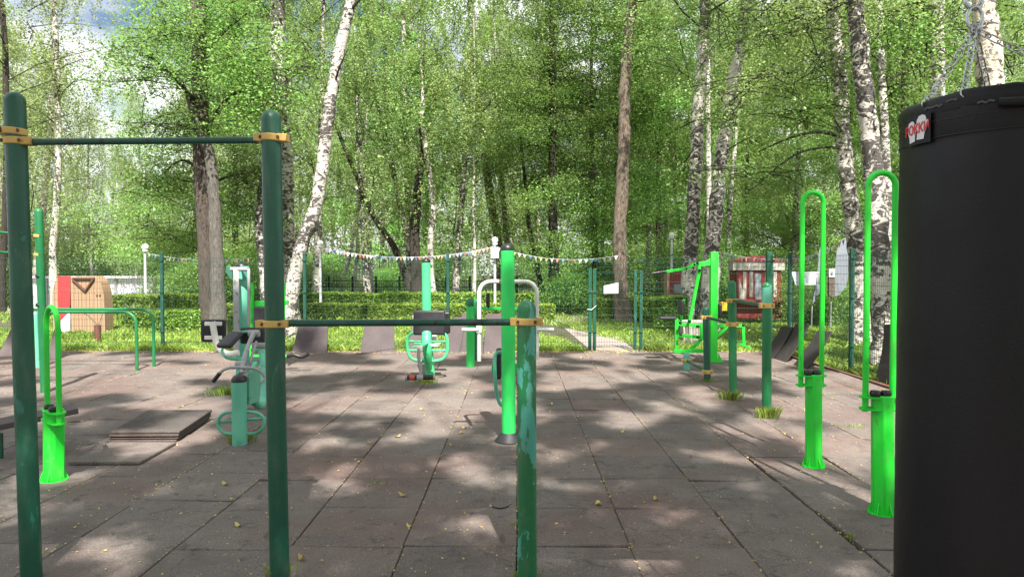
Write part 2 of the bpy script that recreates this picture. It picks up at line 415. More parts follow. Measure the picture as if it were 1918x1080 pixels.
# ================================================================== GROUND
rng = np.random.default_rng(5)
mb = MB(); mb.add([(-160,-60,-.045), (160,-60,-.045), (160,240,-.045), (-160,240,-.045)], [(0,1,2,3)])
tag(mb.build('ground', M['soil'], smooth=False), kind='structure')
# tile floor: separate slabs in one sheet (surface pattern), slightly settled
T = .617; mb = MB(); XR = 4.66; YF = 12.75
for i in range(-17, 8):
    off = random.uniform(-.03, .03) if -4 < i < 6 else random.uniform(-.3, .3)
    for j in range(-7, 22):
        x0 = i*T; y0 = (j*T + 3.68 - 6*T) + off; g = random.choice([.0008, .0015, .0025, .005])
        x1 = x0+T
        if x0 > XR or y0 > YF: continue
        if i == 3 and 2.2 < y0 < 5.2: x0 += .022
        x1 = min(x1, XR+.08); y1 = min(y0+T, YF+.1)
        if y1-y0 < .1: continue
        if 1.27 <= (x0+x1)/2/T < 2.6 and False: continue
        zs = [random.uniform(-.006, .005)+(.010 if random.random() < .07 else 0) for _ in range(4)]; gy = max(g, .0032); r = random.uniform(-.004, .004)
        a, b, c, d = (x0+g, y0+gy+r), (x1-g, y0+gy-r), (x1-g, y1-gy-r), (x0+g, y1-gy+r); bv = .005
        top = [(a[0]+bv, a[1]+bv, zs[0]), (b[0]-bv, b[1]+bv, zs[1]), (c[0]-bv, c[1]-bv, zs[2]), (d[0]+bv, d[1]-bv, zs[3])]
        mid = [(p[0], p[1], z-.005) for p, z in zip((a, b, c, d), zs)]; low = [(p[0], p[1], -.04) for p in (a, b, c, d)]
        mb.add(top+mid+low, [(0,1,2,3)] + [(k, 4+k, 4+(k+1) % 4, (k+1) % 4) for k in range(4)] + [(4+k, 8+k, 8+(k+1) % 4, 4+(k+1) % 4) for k in range(4)])
tag(mb.build('rubber_pavement', M['tile'], smooth=False), kind='structure')
# kerb along the right edge
mb = MB(); mb.box((XR+.14, 5.2, -.01), (.05, 15.6, .06)); tag(mb.build('kerb', M['rust'], bevel=.006), kind='structure')
# paths beyond the fence
mb = MB(); pl = [G(1116, 660), G(1198, 660), G(1135, 606), G(1112, 588), G(1040, 588), G(1050, 606)]
mb.add([(p.x, p.y, -.036) for p in pl], [(0,1,2,5), (2,3,4,5)])
mb.add([(-60,24.6,-.0405), (60,24.6,-.0405), (60,28,-.0405), (-60,28,-.0405)], [(0,1,2,3)])
tag(mb.build('path', M['path'], smooth=False), kind='structure')

def blades(n, x0, x1, y0, y1, h0, h1, reject=None, clump=True):
    x = rng.uniform(x0, x1, n); y = rng.uniform(y0, y1, n)
    f = .5+.5*np.sin(x*1.9+1.3*np.sin(y*1.4))*np.cos(y*1.7+np.sin(x*2.1)) 
    keep = rng.random(n) < (.35+.65*f) if clump else np.ones(n, bool)
    if reject is not None: keep &= ~reject(x, y)
    x = x[keep]; y = y[keep]; n = len(x); h = rng.uniform(h0, h1, n)*(.6+.7*f[keep]); a = rng.uniform(0, 2*np.pi, n); w = rng.uniform(.004, .009, n)*(.6+.05*y)
    le = rng.normal(size=(n,2))*.45*h[:,None]; b = np.stack([x, y, np.full(n, -.045)], 1); dx = np.stack([np.cos(a)*w, np.sin(a)*w, np.zeros(n)], 1)
    m = b + np.stack([le[:,0]*.35, le[:,1]*.35, h*.6], 1); t = b + np.stack([le[:,0], le[:,1], h*.95], 1)
    return np.stack([b-dx, b+dx, m+dx*.7, t], 1)
def onpath(x, y):
    t = (y-13)/8.0; cx = 1.85 - .9*t*1.0; return ((y < 20.5) & (np.abs(x-(1.95-.13*(y-13)-.018*(y-13)**2)) < .62)) | ((y > 24.5) & (y < 28.1))
V = np.concatenate([blades(150000, -13, 12, 12.95, 20, .05, .15, onpath), blades(60000, -18, 20, 20, 30, .06, .16, onpath),
    blades(30000, -11, 5, 12.8, 13.5, .06, .17, onpath), blades(50000, 4.95, 11, 4.5, 13, .03, .12), blades(40000, -40, 45, 28, 48, .1, .3)])
tag(quads('grass', V, M['grass']), kind='stuff')
def tuft(px, py, n, r, h, label):
    p = G(px, py); a = rng.uniform(0, 2*np.pi, n); q = np.abs(rng.normal(size=n))*r*.5; hh = .7*h*rng.uniform(.4, 1, n)
    b = np.stack([np.cos(a)*q, np.sin(a)*q*.8, np.full(n, -.01)], 1); le = np.stack([np.cos(a), np.sin(a)], 1)*(hh*rng.uniform(.05, .5, n))[:,None]
    w = .0026+.001*rng.random(n); dx = np.stack([np.cos(a+1.5)*w, np.sin(a+1.5)*w, np.zeros(n)], 1)
    m = b+np.stack([le[:,0]*.35, le[:,1]*.35, hh*.65], 1); t = b+np.stack([le[:,0], le[:,1], hh*.85], 1)
    o = quads('grass_tuft', np.stack([b-dx, b+dx, m+dx*.8, t], 1), M['grass'], loc=p); return tag(o, label, 'grass tuft', 'grass tufts growing between the tiles')
for a in [(449, 828, 130, .14, .16, 'grass tuft round the short teal column with foot loops'),
          (428, 738, 170, .22, .22, 'bright grass tuft left of the teal press machine'),
          (800, 716, 200, .22, .16, 'grass tuft at the foot of the mint green seat column'),
          (952, 820, 60, .12, .07, 'low weeds beside the dark boot of the bright green column'),
          (1370, 748, 120, .13, .24, 'bright upright grass tuft at the second tallest ladder post'),
          (1440, 782, 150, .12, .24, 'dark grass tuft at the tall post nearest on the right'),
          (1326, 715, 80, .14, .12, 'thin grass at the foot of the third ladder post'),
          (986, 1076, 60, .07, .10, 'grass sprouting at the peeling low post'),
          (520, 1076, 50, .10, .12, 'grass sprouting at the foot of the tall middle post'),
          (1596, 1006, 36, .05, .07, 'little tuft in the wide tile gap at lower right'),
          (1172, 1018, 30, .05, .05, 'little yellowing tuft in the tile seam at lower centre'),
          (1600, 800, 60, .22, .07, 'weeds in a seam between the two lime hoop stands'),
          (1545, 740, 50, .16, .06, 'small weeds by the edge behind the farther hoop stand'),
          (700, 905, 26, .10, .05, 'sprout of weeds in a seam left of the peeling post'), (792, 980, 22, .08, .04, 'tiny weeds in the seam near the curled yellow leaf'), (250, 838, 40, .12, .06, 'weeds along the edge of the loose tile'),
          (964, 980, 30, .04, .05, 'moss and grass strip in the seam beside the peeling post')]:
    tuft(*a)
# leaf and bark litter (nobody could count it) and the few larger leaves
n = 15000; x = rng.uniform(-8, 4.7, n); y = 2.4+10.4*rng.random(n)**1.25
ks = rng.random(n) < .35; x = np.where(ks, np.round(x/T)*T+rng.normal(size=n)*.012, x)
V = leaves(rng, np.stack([x, y, np.full(n, .009)], 1), .003+.008*rng.random(n)**5, 5.)
tag(quads('leaf_litter', V, M['fallen']), kind='stuff')
n = 1500; V = leaves(rng, np.stack([rng.uniform(-9.5, 4.6, n), rng.normal(12.75, .12, n), np.full(n, .01)], 1), .018, 3.)
tag(quads('edge_litter', V, M['fallen']), kind='stuff')
fl = [(755, 927, 'yellow leaf curled on the tiles left of the peeling post', .032), (767, 986, 'tan leaf below the yellow one', .022), (870, 802, 'pale leaf nearest the bright green column', .026), (864, 812, 'pale broken leaf on the sunlit tiles', .02),
      (790, 767, 'yellow leaf near the seat machine', .022), (745, 817, 'cluster of pale crumpled leaf', .03), (693, 829, 'orange brown leaf in the middle tiles', .024), (846, 834, 'orange leaf on a seam', .022), (1032, 757, 'reddish leaf right of the peeling post', .026), (1164, 809, 'grey tan leaf in the shade', .024),
      (1121, 944, 'dark dry leaf flat on the shaded tile', .03), (1229, 935, 'pale small leaf on shaded tile', .024), (422, 906, 'curled brown leaf between the two tall posts', .03), (447, 984, 'brown leaf before the middle post', .026), (1090, 670, 'red leaf near the gate', .03), (565, 1046, 'small pale leaf at the lowest edge', .024)]
for px, py, lb, s in fl:
    vs = []; 
    rz = random.random()*6; k = 9; c = G(px, py, .006)
    for i in range(k):
        a = 2*math.pi*i/k; rr = .82*s*(1.35 if i == 0 else .9+.12*random.random()); vs.append(Vector((rr*math.cos(a)*1.15, rr*math.sin(a)*.85, .012*math.cos(2*a)+.012)))
    vs = [Matrix.Rotation(rz, 3, 'Z') @ v for v in vs]; mb = MB(); mb.add([Vector((0,0,.004))]+vs, [(0, 1+i, 1+(i+1) % k) for i in range(k)])
    o = mb.build('fallen_leaf', M['fallen'], local=True); o.location = c; tag(o, lb, 'leaf', 'larger fallen leaves on the tiles')

# ================================================================== FOREGROUND BARS
YB = 3.31; RP = .0462
def post(mb, base, top_z, r, dome=True, lean=None):
    b = Vector(base); t = lean if lean is not None else Vector((b.x, b.y, top_z)); ax = (t-b)
    q = Vector((0,0,1)).rotation_difference(ax.normalized()).to_matrix(); L = ax.length
    prof = [(r, -.03), (r, L*.25), (r, L*.5), (r, L*.75), (r, L-r*1.0)]
    prof += [(r*math.cos(a), L-r+r*math.sin(a)) for a in [R(15*k) for k in range(1, 6)]] + [(r*.03, L)] if dome else [(r, L-.006), (r*.93, L), (.001, L)]
    return mb.lathe(prof, b, 28, q)
def clampring(px, py, Y, r, h=.035, side=1, ext=.028, parent=None, tilt=0):
    c = P(px, py, Y); mb = MB(); prof = [(r*1.005, -h/2), (r*1.16, -h/2+.003), (r*1.16, h/2-.003), (r*1.005, h/2)]
    mt = Matrix.Rotation(tilt, 3, 'Y'); mb.lathe([(r*.99, -h/2)]+prof[1:3]+[(r*.99, h/2)], c, 26, mt)
    for sx in ((1, -1) if side == 0 else (side,)):
        mb.box(c + Vector((sx*(r+ext*.5), 0, 0)), (ext+.02, r*1.3, h), mt)
    o = mb.build('clamp', M['yel'], parent, bevel=.003)
    b = MB()
    for sx in (1, -1): 
        q = c + Vector((sx*(r*.9), -r*.78, 0)); b.lathe([(.0085, 0), (.0085, .006), (.004, .0065), (.004, .001)], q, 10, Matrix.Rotation(R(90), 3, 'X') @ Matrix.Rotation(sx*R(-20), 3, 'Y'))
    bo = b.build('bolt', M['rust'], parent); bo.parent = o
    return o
root = thing('pull_up_bars', PZ(510, 0, YB), 'large dark green pull-up frame in the foreground with yellow clamps and one low peeling post', 'pull-up bars')
mb = MB(); post(mb, PZ(48.5, 0, YB), 0, RP, lean=P(27, 172, YB)); mb.build('post', M['dark'], root)
mb = MB(); post(mb, PZ(519, 0, YB), 0, RP, lean=P(507, 206, YB)); mb.build('post', M['dark'], root)
mb = MB(); post(mb, PZ(988, 0, YB), 0, RP, lean=P(986, 562, YB)); o = mb.build('post', M['darkp'], root); o['label'] = 'low post with peeling green and pale turquoise paint'
mb = MB(); mb.tube([P(52, 266, YB), P(482, 262.5, YB)], .0165, 16); mb.build('bar', M['bardk'], root)
mb = MB(); mb.tube([P(538, 605, YB), P(962, 603, YB)], .0165, 16); mb.build('bar', M['bardk'], root)
mb = MB(); mb.tube([P(14, 246, YB), P(-140, 215, YB-.25)], .0165, 16); mb.build('bar', M['bardk'], root)
clampring(30, 265, YB, RP, .036, 1, .03, root, R(-1)); clampring(28, 247, YB, RP, .034, -1, .02, root, R(3))
clampring(509, 259, YB, RP, .036, 0, .022, root, R(3)); clampring(512, 606, YB, RP, .036, 0, .022, root); clampring(986, 602, YB, RP, .036, 0, .022, root)

# far left pull-up pair
Y1 = 8.4
root = thing('pull_up_bars', PZ(79, 0, Y1), 'green pull-up post with taped bands and two thin bars at the left edge', 'pull-up bars')
mb = MB(); post(mb, PZ(80, 0, Y1), 0, .046, lean=P(72, 390, Y1)); mb.build('post', M['mid'], root)
mb = MB(); post(mb, PZ(68, 0, 10.6), 0, .044, lean=P(65, 584, 10.6)); mb.build('post', M['teal'], root)
for y, yy in ((441, 436), (476, 475)):
    mb = MB(); mb.tube([P(66, y, Y1), P(-60, yy-6, Y1-.6)], .016, 12); mb.build('bar', M['mid'], root); clampring(72, y+1, Y1, .046, .038, -1, .02, root)
for y in (518, 572):
    mb = MB(); mb.lathe([(.0475, -.018), (.05, -.015), (.05, .015), (.0475, .018)], P(75, y, Y1), 22, Matrix.Rotation(R(18), 3, 'Y')); mb.build('tape_band', M['blk'], root)

# stepped ladder posts on the right
root = thing('stepped_bars', G(1435, 772), 'row of four green posts stepping down in height joined by low bars with yellow clamps', 'stepped bars')
LP = [(1436, 772, 1436, 528, .0485, 'mid'), (1373, 733, 1371, 525, .0485, 'mid'), (1325, 713, 1322, 574, .046, 'dark'), (1286, 691, 1286, 659, .052, 'teal')]
ys = []
for i, (bx, by, tx, ty, r, mt) in enumerate(LP):
    b = G(bx, by); Yb = b.y; ys.append(Yb); mb = MB(); post(mb, b, 0, r, lean=P(tx, ty, Yb)); o = mb.build('post', M[mt], root)
# pale top on nearest post
mb = MB(); c = P(1436, 552, ys[0]); r = .0495; mb.lathe([(r, -.09), (r, .10), (r*.93, .125), (r*.5, .148), (.001, .152)], P(1436, 556, ys[0]), 26); o = mb.build('post_cap', M['teal'], root)
def lbar(x0, y0, i, x1, y1, j):
    mb = MB(); mb.tube([P(x0, y0, ys[i]-.01), P(x1, y1, ys[j]-.01)], .019, 12); mb.build('bar', M['bardk'], root)
    clampring(x0, y0, ys[i], LP[i][4], .055, 0, .016, root); clampring(x1, y1, ys[j], LP[j][4], .05, 0, .016, root)
lbar(1436, 572, 0, 1372, 563, 1); lbar(1372, 607, 1, 1323, 594, 2); lbar(1325, 696, 2, 1286, 675, 3)

# ---------------------------------------------------------------- lime hoop stands
def hoop_stand(bx, by, toppx, colz, hz, x0, x1, colr, twist, label, dy=0.0):
    b = G(bx, by); Y = b.y; root = thing('hoop_stand', b, label, 'exercise stand', 'lime green hoop stands')
    mb = MB(); hexa = [(colr*math.cos(R(60*k+twist)), colr*math.sin(R(60*k+twist))) for k in range(6)]
    lean = PZ(toppx, colz, Y) - b
    poly = [Vector((b.x+x, b.y+y, 0)) for x, y in hexa]
    mb.prism(poly, (0,0,.004), lean); mb.build('column', M['lime'], root, bevel=.008)
    mb = MB(); mb.lathe([(colr*1.22, -.002), (colr*1.22, .006), (colr*.5, .0085)], b, 24); mb.build('base_plate', M['lime'], root)
    for k in range(6):
        a = R(60*k+twist+30); d = Vector((math.cos(a), math.sin(a), 0)); n = Vector((-d.y, d.x, 0))*.003; mb = MB(); q = b + d*(colr*.84)
        mb.prism([q+Vector((0,0,.008)), q+d*.026+Vector((0,0,.006)), q+d*.024+Vector((0,0,.016)), q+d*.003+Vector((0,0,.075)), q+Vector((0,0,.075))], -n, n); mb.build('gusset', M['lime'], root)
    A = P(x0, 0, Y); B = P(x1, 0, Y); A = PZ(x0, colz, Y+dy); B = PZ(x1, colz, Y-dy)
    mid = (A+B)/2; u = (B-A); w = u.length/2; u.normalize()
    for dz in (-.012, -.085):
        mb = MB(); n = Vector((-u.y, u.x, 0)); pts = []
        for k in range(24):
            a = 2*math.pi*k/24; ca, sa = math.cos(a), math.sin(a); q = mid + u*(w+.035)*abs(ca)**.6*(1 if ca > 0 else -1) + n*.055*abs(sa)**.8*(1 if sa > 0 else -1); pts.append(Vector((q.x, q.y, colz+dz)))
        mb.prism(pts, (0,0,-.005), (0,0,.005)); mb.build('bracket', M['lime'], root)
    mb = MB(); rt = .0185; pts = [Vector((A.x, A.y, colz-.10)), Vector((A.x, A.y, hz-w-.01))]
    for k in range(0, 13):
        a = math.pi - math.pi*k/12; q = mid + u*w*math.cos(a); pts.append(Vector((q.x, q.y, hz-w-rt+w*math.sin(a)))) 
    pts += [Vector((B.x, B.y, hz-w-.01-.001)), Vector((B.x, B.y, colz-.10))]
    mb.tube(pts, rt, 14); mb.build('hoop', M['lime'], root)
    for s in (-.4, .4):
        mb = MB(); c = Vector((0,0,0)) + mid + u*s*w + Vector((lean.x*0, -.02, 0)); c.z = colz
        mb.lathe([(.030, -.002), (.032, .008), (.032, .02), (.026, .03), (.001, .033)], c, 18); mb.build('cap', M['blk'], root)
    return root
hoop_stand(1524, 872, 1526, .71, 2.115, 1502, 1541, .068, 12, 'tall lime green hoop stand farther from the punching bag')
hoop_stand(1653, 960, 1656, .735, 2.12, 1624, 1675, .070, 12, 'tall lime green hoop stand right beside the punching bag')
hoop_stand(101, 898, 96, .51, 1.26, 84.5, 106.5, .074, 8, 'short lime green hoop stand at left behind the tall dark post', .09)

# ---------------------------------------------------------------- sit-up bench at left edge
root = thing('sit_up_bench', G(82, 853), 'low slanted bench board with brown top cut by the left edge', 'bench')
Yq = 5.65
mb = MB(); a0, a1 = P(142, 764, Yq+.15), P(-30, 800, Yq-.25); mb.beam(a0, a1, .30, .045); mb.build('board', M['mat'], root, bevel=.006)
mb = MB(); mb.tube([PZ(82, 0, Yq), PZ(82, .29, Yq)], .022, 12); mb.build('leg', M['dark'], root)
mb = MB(); mb.tube([PZ(-6, 0, Yq-.2), PZ(-6, .20, Yq-.2)], .022, 12); mb.build('leg', M['dark'], root)

# ---------------------------------------------------------------- parallel bars
root = thing('parallel_bars', G(253, 694), 'pair of long low teal green parallel bars with rounded ends', 'parallel bars')
for (ex, ey, ty, Y, xl, mt) in ((254, 694, 584, 10.33, 80, 'mid'), (286, 687, 579, 10.75, 40, 'mid')):
    zt = P(200, ty, Y).z; e = PZ(ex, 0, Y); s = PZ(xl, 0, Y); r = .19
    pts = [Vector((e.x, Y, -.03)), Vector((e.x, Y, zt-r))] + [Vector((e.x-r+r*math.cos(R(a)), Y, zt-r+r*math.sin(R(a)))) for a in (15, 30, 45, 60, 75, 90)]
    pts += [Vector((s.x+r, Y, zt))] + [Vector((s.x+r-r*math.sin(R(a)), Y, zt-r+r*math.cos(R(a)))) for a in (20, 40, 60, 80, 90)] + [Vector((s.x, Y, -.03))]
    mb = MB(); mb.tube(pts, .024, 14); mb.build('rail', M[mt], root)

# ---------------------------------------------------------------- generic column
def column(mb, b, z, r): return mb.lathe([(r, -.03), (r, z*.33), (r, z*.66), (r, z)], b, 26)
def dome(b, z, r, parent, mat='blk'):
    mb = MB(); mb.lathe([(r*1.02, z-.005), (r*1.04, z+.012), (r*.95, z+.03), (r*.7, z+.048), (r*.3, z+.058), (.001, z+.06)], b, 24); return mb.build('cap', M[mat], parent)
def pad(c, d, rx, ry, parent, name='backrest', mat='pad', bevel=.03):
    mb = MB(); mb.box(c, d, Matrix.Rotation(ry, 3, 'Z') @ Matrix.Rotation(rx, 3, 'X')); return mb.build(name, M[mat], parent, bevel=bevel, seg=4)
def tube(name, pts, r, mat, parent, smooth=0, seg=12):
    mb = MB(); mb.tube(pts, r, seg, True, False, smooth); return mb.build(name, M[mat], parent)
def PP(Y, *pts): return [P(x, y, Y) for x, y in pts]

# ---- rowing machine (short teal column, left)
b = G(449, 832); root = thing('rowing_machine', b, 'pale teal rowing machine with a short capped column, foot loops and grey lever arm', 'exercise machine')
mb = MB(); column(mb, b, .55, .063); mb.build('column', M['teal'], root); dome(b, .55, .063, root)
Yf = b.y+.03
lp = [(424, 772), (449, 771), (478, 772), (492, 780), (495, 791), (491, 802), (478, 811), (449, 812), (424, 811), (411, 802), (408, 791), (412, 780)]
mb = MB(); mb.tube(PP(Yf, *lp), .0155, 12, False, True, 3); mb.build('foot_loop', M['teal'], root)
tube('foot_bar', [P(412, 790, Yf), P(412, 790, Yf)+Vector((.36, .12, .01))], .013, 'teal', root)
mb = MB(); q = [P(463, 706, b.y+.08), P(478, 676, b.y+.25), P(484, 700, b.y+.3), P(482, 752, b.y+.3), P(463, 757, b.y+.08)]; mb.prism(q, (-.02, 0, 0), (.02, 0, 0)); mb.build('bracket', M['teal'], root, bevel=.004)
tube('frame_tube', [P(462, 735, 6.0), P(490, 760, 6.4), P(494, 700, 6.8), P(487, 625, 7.1)], .034, 'teal', root, 4)
tube('seat_frame', PP(6.9, (486, 620), (450, 622), (436, 632), (418, 650), (418, 662), (432, 672), (486, 674)), .014, 'teal', root, 3)
tube('handlebar', PP(6.0, (400, 713), (407, 704), (416, 694), (432, 688), (458, 688), (478, 690), (490, 697), (497, 706)), .0145, 'grey', root, 3)
tube('grip', PP(6.0, (399, 714), (404, 708), (412, 698)), .019, 'blk', root)
tube('lever_arm', [P(453, 700, 5.98), P(456, 676, 6.1), P(466, 645, 6.3), P(476, 622, 6.5)], [.026, .022, .02, .024], 'grey', root, 2)
tube('link_rod', [P(462, 702, 6.05), P(470, 672, 6.2), P(480, 640, 6.4)], .014, 'grey', root)
for (x, y, Y, r, l) in ((452, 682, 6.08, .034, .09), (476, 624, 6.5, .034, .10), (487, 647, 6.5, .03, .14), (458, 705, 6.0, .036, .08), (486, 715, 6.7, .034, .1), (488, 748, 6.6, .034, .1)):
    c = P(x, y, Y); mb = MB(); mb.tube([c-Vector((l/2,0,0)), c+Vector((l/2,0,0))], r, 14); mb.build('joint', M['grey'], root, bevel=.004)
    mb = MB(); mb.lathe([(.012, 0), (.012, .008), (.001, .009)], c-Vector((l/2, 0, 0)), 6, Matrix.Rotation(R(-90), 3, 'Y')); mb.build('bolt', M['rust'], root)
pad(P(431, 636, 6.75), (.17, .24, .05), R(32), R(-18), root, 'seat')
pad(P(473, 628, 6.95), (.25, .05, .17), 0, 0, root, 'backrest')

# ---- chest press (tall teal column)
b = PZ(453, 0, 8.6); root = thing('chest_press_machine', b, 'tall pale teal press machine with hanging grey arms and black back pads on white brackets', 'exercise machine')
zt = P(452, 500, 8.6).z
mb = MB(); column(mb, b, zt, .083); mb.build('column', M['teal'], root); dome(b, zt, .075, root)
for s in (-1, 1):
    mb = MB(); c = P(452+s*12, 506, 8.6); mb.prism([c+Vector((s*-.02, -.09, .05)), c+Vector((s*.055, -.02, .05)), c+Vector((s*.075, 0, -.02)), c+Vector((s*.04, .02, -.09)), c+Vector((s*-.02, .0, -.13))], (0, -.10, 0), (0, -.085, 0)); mb.build('arm_bracket', M['teal'], root, bevel=.004)
mb = MB(); mb.tube([P(440, 504, 8.45)+Vector((-.03, -.05, 0)), P(440, 504, 8.45)+Vector((.18, -.05, 0))], .026, 14); mb.build('pivot', M['grey'], root)
mb = MB(); mb.beam(P(442, 503, 8.4), P(443, 662, 8.2), .065, .05); mb.build('swing_arm', M['grey'], root, bevel=.006)
mb = MB(); mb.beam(P(466, 503, 8.4), P(466, 610, 8.3), .03, .03); mb.build('swing_arm', M['grey'], root, bevel=.006)
tube('pad_bracket', PP(8.1, (447, 660), (428, 662), (413, 655), (405, 640), (400, 615), (398, 602)), .036, 'wht', root, 3)
bp = pad(P(400, 619, 8.22), (.29, .045, .27), R(3), R(8), root)
for y in (606, 632):
    mb = MB(); mb.beam(P(383, y, 8.08), P(416, y, 8.12), .02, .045); mb.build('mounting_strip', M['wht'], root, bevel=.006)
tube('side_rail', PP(8.35, (448, 632), (424, 634), (417, 648), (420, 660), (432, 668), (455, 671)), .016, 'mint', root, 3)
tube('side_rail', PP(8.9, (470, 655), (500, 655), (530, 668)), .018, 'mint', root)

# ---- lime machine hidden behind the middle post
b = PZ(500, 0, 10.4); root = thing('leg_press_machine', b, 'lime green machine with upright handles and black seat mostly hidden behind the tall middle post', 'exercise machine')
mb = MB(); column(mb, b, .78, .07); mb.build('column', M['lime'], root)
mb = MB(); mb.beam(P(463, 568, 10.4), P(540, 566, 10.4), .07, .06); mb.build('cross_beam', M['lime'], root, bevel=.006)
mb = MB(); mb.box(P(492, 574, 10.4), (.24, .09, .17)); mb.build('housing', M['lime'], root, bevel=.008)
for x in (472, 532): tube('handle', PP(10.35, (x-1, 530), (x+1, 545), (x, 570), (x, 612)), .024 if x == 472 else .02, 'lime', root, 3)
pad(P(486, 600, 10.1), (.17, .06, .42), 0, 0, root)
mb = MB(); mb.beam(P(470, 666, 10.2), P(556, 666, 10.4), .09, .03); mb.build('footrest', M['lime'], root, bevel=.006)
for k in range(1): tube('foot_grip', PP(10.15, (538, 667), (550, 664), (565, 668), (578, 662)), .03, 'blk', root, 3)
tube('lower_tube', PP(10.3, (500, 640), (470, 650), (470, 668)), .03, 'lime', root, 3)

# ---- mint seat machine (centre)
b = PZ(803, 0, 9.65); Y = 9.65; root = thing('double_seat_trainer', b, 'mint green leg trainer with two black backrests, looped side rails and a roller footrest', 'exercise machine')
zt = P(798, 491, Y).z; mb = MB()
mb.tube([PZ(806, -.03, Y), P(801, 640, Y), P(799, 580, Y), P(798, 491, Y)], [.066, .066, .064, .062], 26); mb.build('column', M['mint'], root)
dome(PZ(798, 0, Y), zt, .062, root)
pad(P(806-2, 604, 9.42), (.44, .05, .34), R(-3), 0, root); pad(P(820, 604, 9.9), (.36, .05, .31), R(3), 0, root)
mb = MB(); mb.beam(P(775, 590, 9.5), P(775, 625, 9.5), .03, .02); mb.beam(P(814, 624, 9.75), P(813, 645, 9.7), .06, .03); mb.build('pad_bracket', M['wht'], root, bevel=.004)
loop = [(779, 620), (768, 626), (763, 634), (763, 650), (766, 664), (775, 673), (800, 676), (824, 674), (834, 667), (838, 655), (837, 632), (831, 624), (820, 620)]
tube('side_rail', PP(9.45, *loop), .021, 'mint', root, 3)
for y in (639, 656):
    tube('rung', PP(9.47, (765, y), (837, y)), .017, 'mint', root)
mb = MB(); mb.tube([P(799, 624, 9.4), P(800, 652, 9.3), P(803, 690, 9.5)], [.066, .064, .05], 22, True, False, 3); mb.build('front_tube', M['mint'], root)
mb = MB(); mb.tube([P(798, 642, 9.25), P(785, 650, 8.9)], .034, 18); mb.build('pivot', M['mint'], root)
mb = MB(); mb.box(P(786, 652, 8.85), (.07, .09, .07)); mb.build('pivot_block', M['wht'], root, bevel=.008)
tube('lever_arm', PP(8.82, (785, 652), (784, 668), (788, 690), (788, 705)), .024, 'grey', root, 3)
for (x0, y0, x1, y1) in ((772, 650, 800, 643), (776, 643, 806, 642), (805, 645, 825, 643), (808, 647, 821, 648)): tube('pedal_pin', PP(9.1, (x0, y0), (x1, y1)), .008, 'wht' if x0 > 800 else 'mint', root, 0, 8)
mb = MB(); mb.tube(PP(8.8, (760, 707), (815, 706)), .033, 18); fr = mb.build('roller', M['blk'], root)
for x0, x1, mt in ((759, 763, 'grey'), (767.5, 777, 'rd'), (781, 793, 'grey'), (812, 815, 'grey')):
    if mt == 'rd': M['rd'] = plain('red_sticker', (.5, .07, .04), .5)
    mb = MB(); mb.tube(PP(8.8, (x0, 707-(x0-760)/55), (x1, 707-(x0-760)/55)), .0345, 18); o = mb.build('roller_band', M[mt], root); o.parent = fr

# ---- bright green column with white arms
b = G(953, 826); Y = b.y; root = thing('butterfly_press_machine', b, 'bright green round column with black cap and white arched arms with side handles', 'exercise machine')
zt = P(951, 468, Y).z; mb = MB(); mb.tube([Vector((b.x, b.y, 0)), P(952, 640, Y), P(950.5, 468, Y)], .0605, 28); mb.build('column', M['bright'], root)
dome(PZ(950.5, 0, Y), zt, .0605, root)
mb = MB(); mb.lathe([(.125, -.004), (.125, .01), (.10, .04), (.07, .075), (.064, .08)], b, 26); mb.build('boot', M['pad'], root)
Ya = Y+.10
for s in (-1, 1):
    X = lambda d: 951.5 + s*d
    pts = PP(Ya, (X(0), 527), (X(30), 527), (X(41), 529), (X(49), 535), (X(53.5), 545), (X(54), 556), (X(54), 616), (X(54), 676 if s < 0 else 673))
    tube('arm', pts, .0185, 'wht', root, 3)
    mb = MB(); c = P(X(54), 616, Ya); mb.box(c, (.05, .05, .07)); mb.build('arm_clamp', M['wht'], root, bevel=.006)
    tube('handle', PP(Ya-.02, (X(54), 617), (X(86), 617)), .0165, 'wht', root)
mb = MB(); mb.box(P(951, 527, Y+.05), (.10, .16, .06)); mb.build('arm_hub', M['wht'], root, bevel=.01)
# seat seen from its side, reached by a rail loop
pad(P(934, 680, 6.5), (.055, .32, .26), 0, 0, root, 'backrest', bevel=.02)
tube('seat_rail', [P(944, 659, 6.25), P(932, 660, 6.25), P(927, 668, 6.25), P(927, 700, 6.25), P(930, 735, 6.3), P(937, 756, 6.3), P(948, 762, 6.3)], .017, 'teal', root, 3)
tube('seat_rail', [P(944, 663, 6.6), P(930, 664, 6.6), P(926, 672, 6.6), P(926, 700, 6.6), P(944, 703, 6.6)], .014, 'grey', root, 3)
mb = MB(); mb.box(P(950, 690, 6.6), (.3, .05, .10)); mb.build('seat_bracket', M['bright'], root, bevel=.005)

# ---- green stand with beam behind
b = PZ(881, 0, 10.8); root = thing('beam_stand', b, 'green stand of two squat posts with a horizontal beam left of the white arms', 'exercise stand')
for px, Yy, w, py in ((881, 10.8, .066, 573), (891, 11.6, .062, 573)):
    mb = MB(); q = PZ(px, 0, Yy); column(mb, q, P(px, py, Yy).z, w); mb.build('post', M['bright' if px == 881 else 'mid'], root)
    mb = MB(); mb.tube([P(px-3, 573, Yy), P(px, 566, Yy), P(px+6, 565, Yy)], .072, 14, True, False, 2); mb.build('knuckle', M['mid'], root)
mb = MB(); mb.beam(P(886, 577, 10.9), P(1004, 578, 11.2), .09, .045); mb.build('beam', M['bright'], root, bevel=.005)
tube('pin', PP(10.95, (914, 577), (914, 549)), .03, 'blk', root)

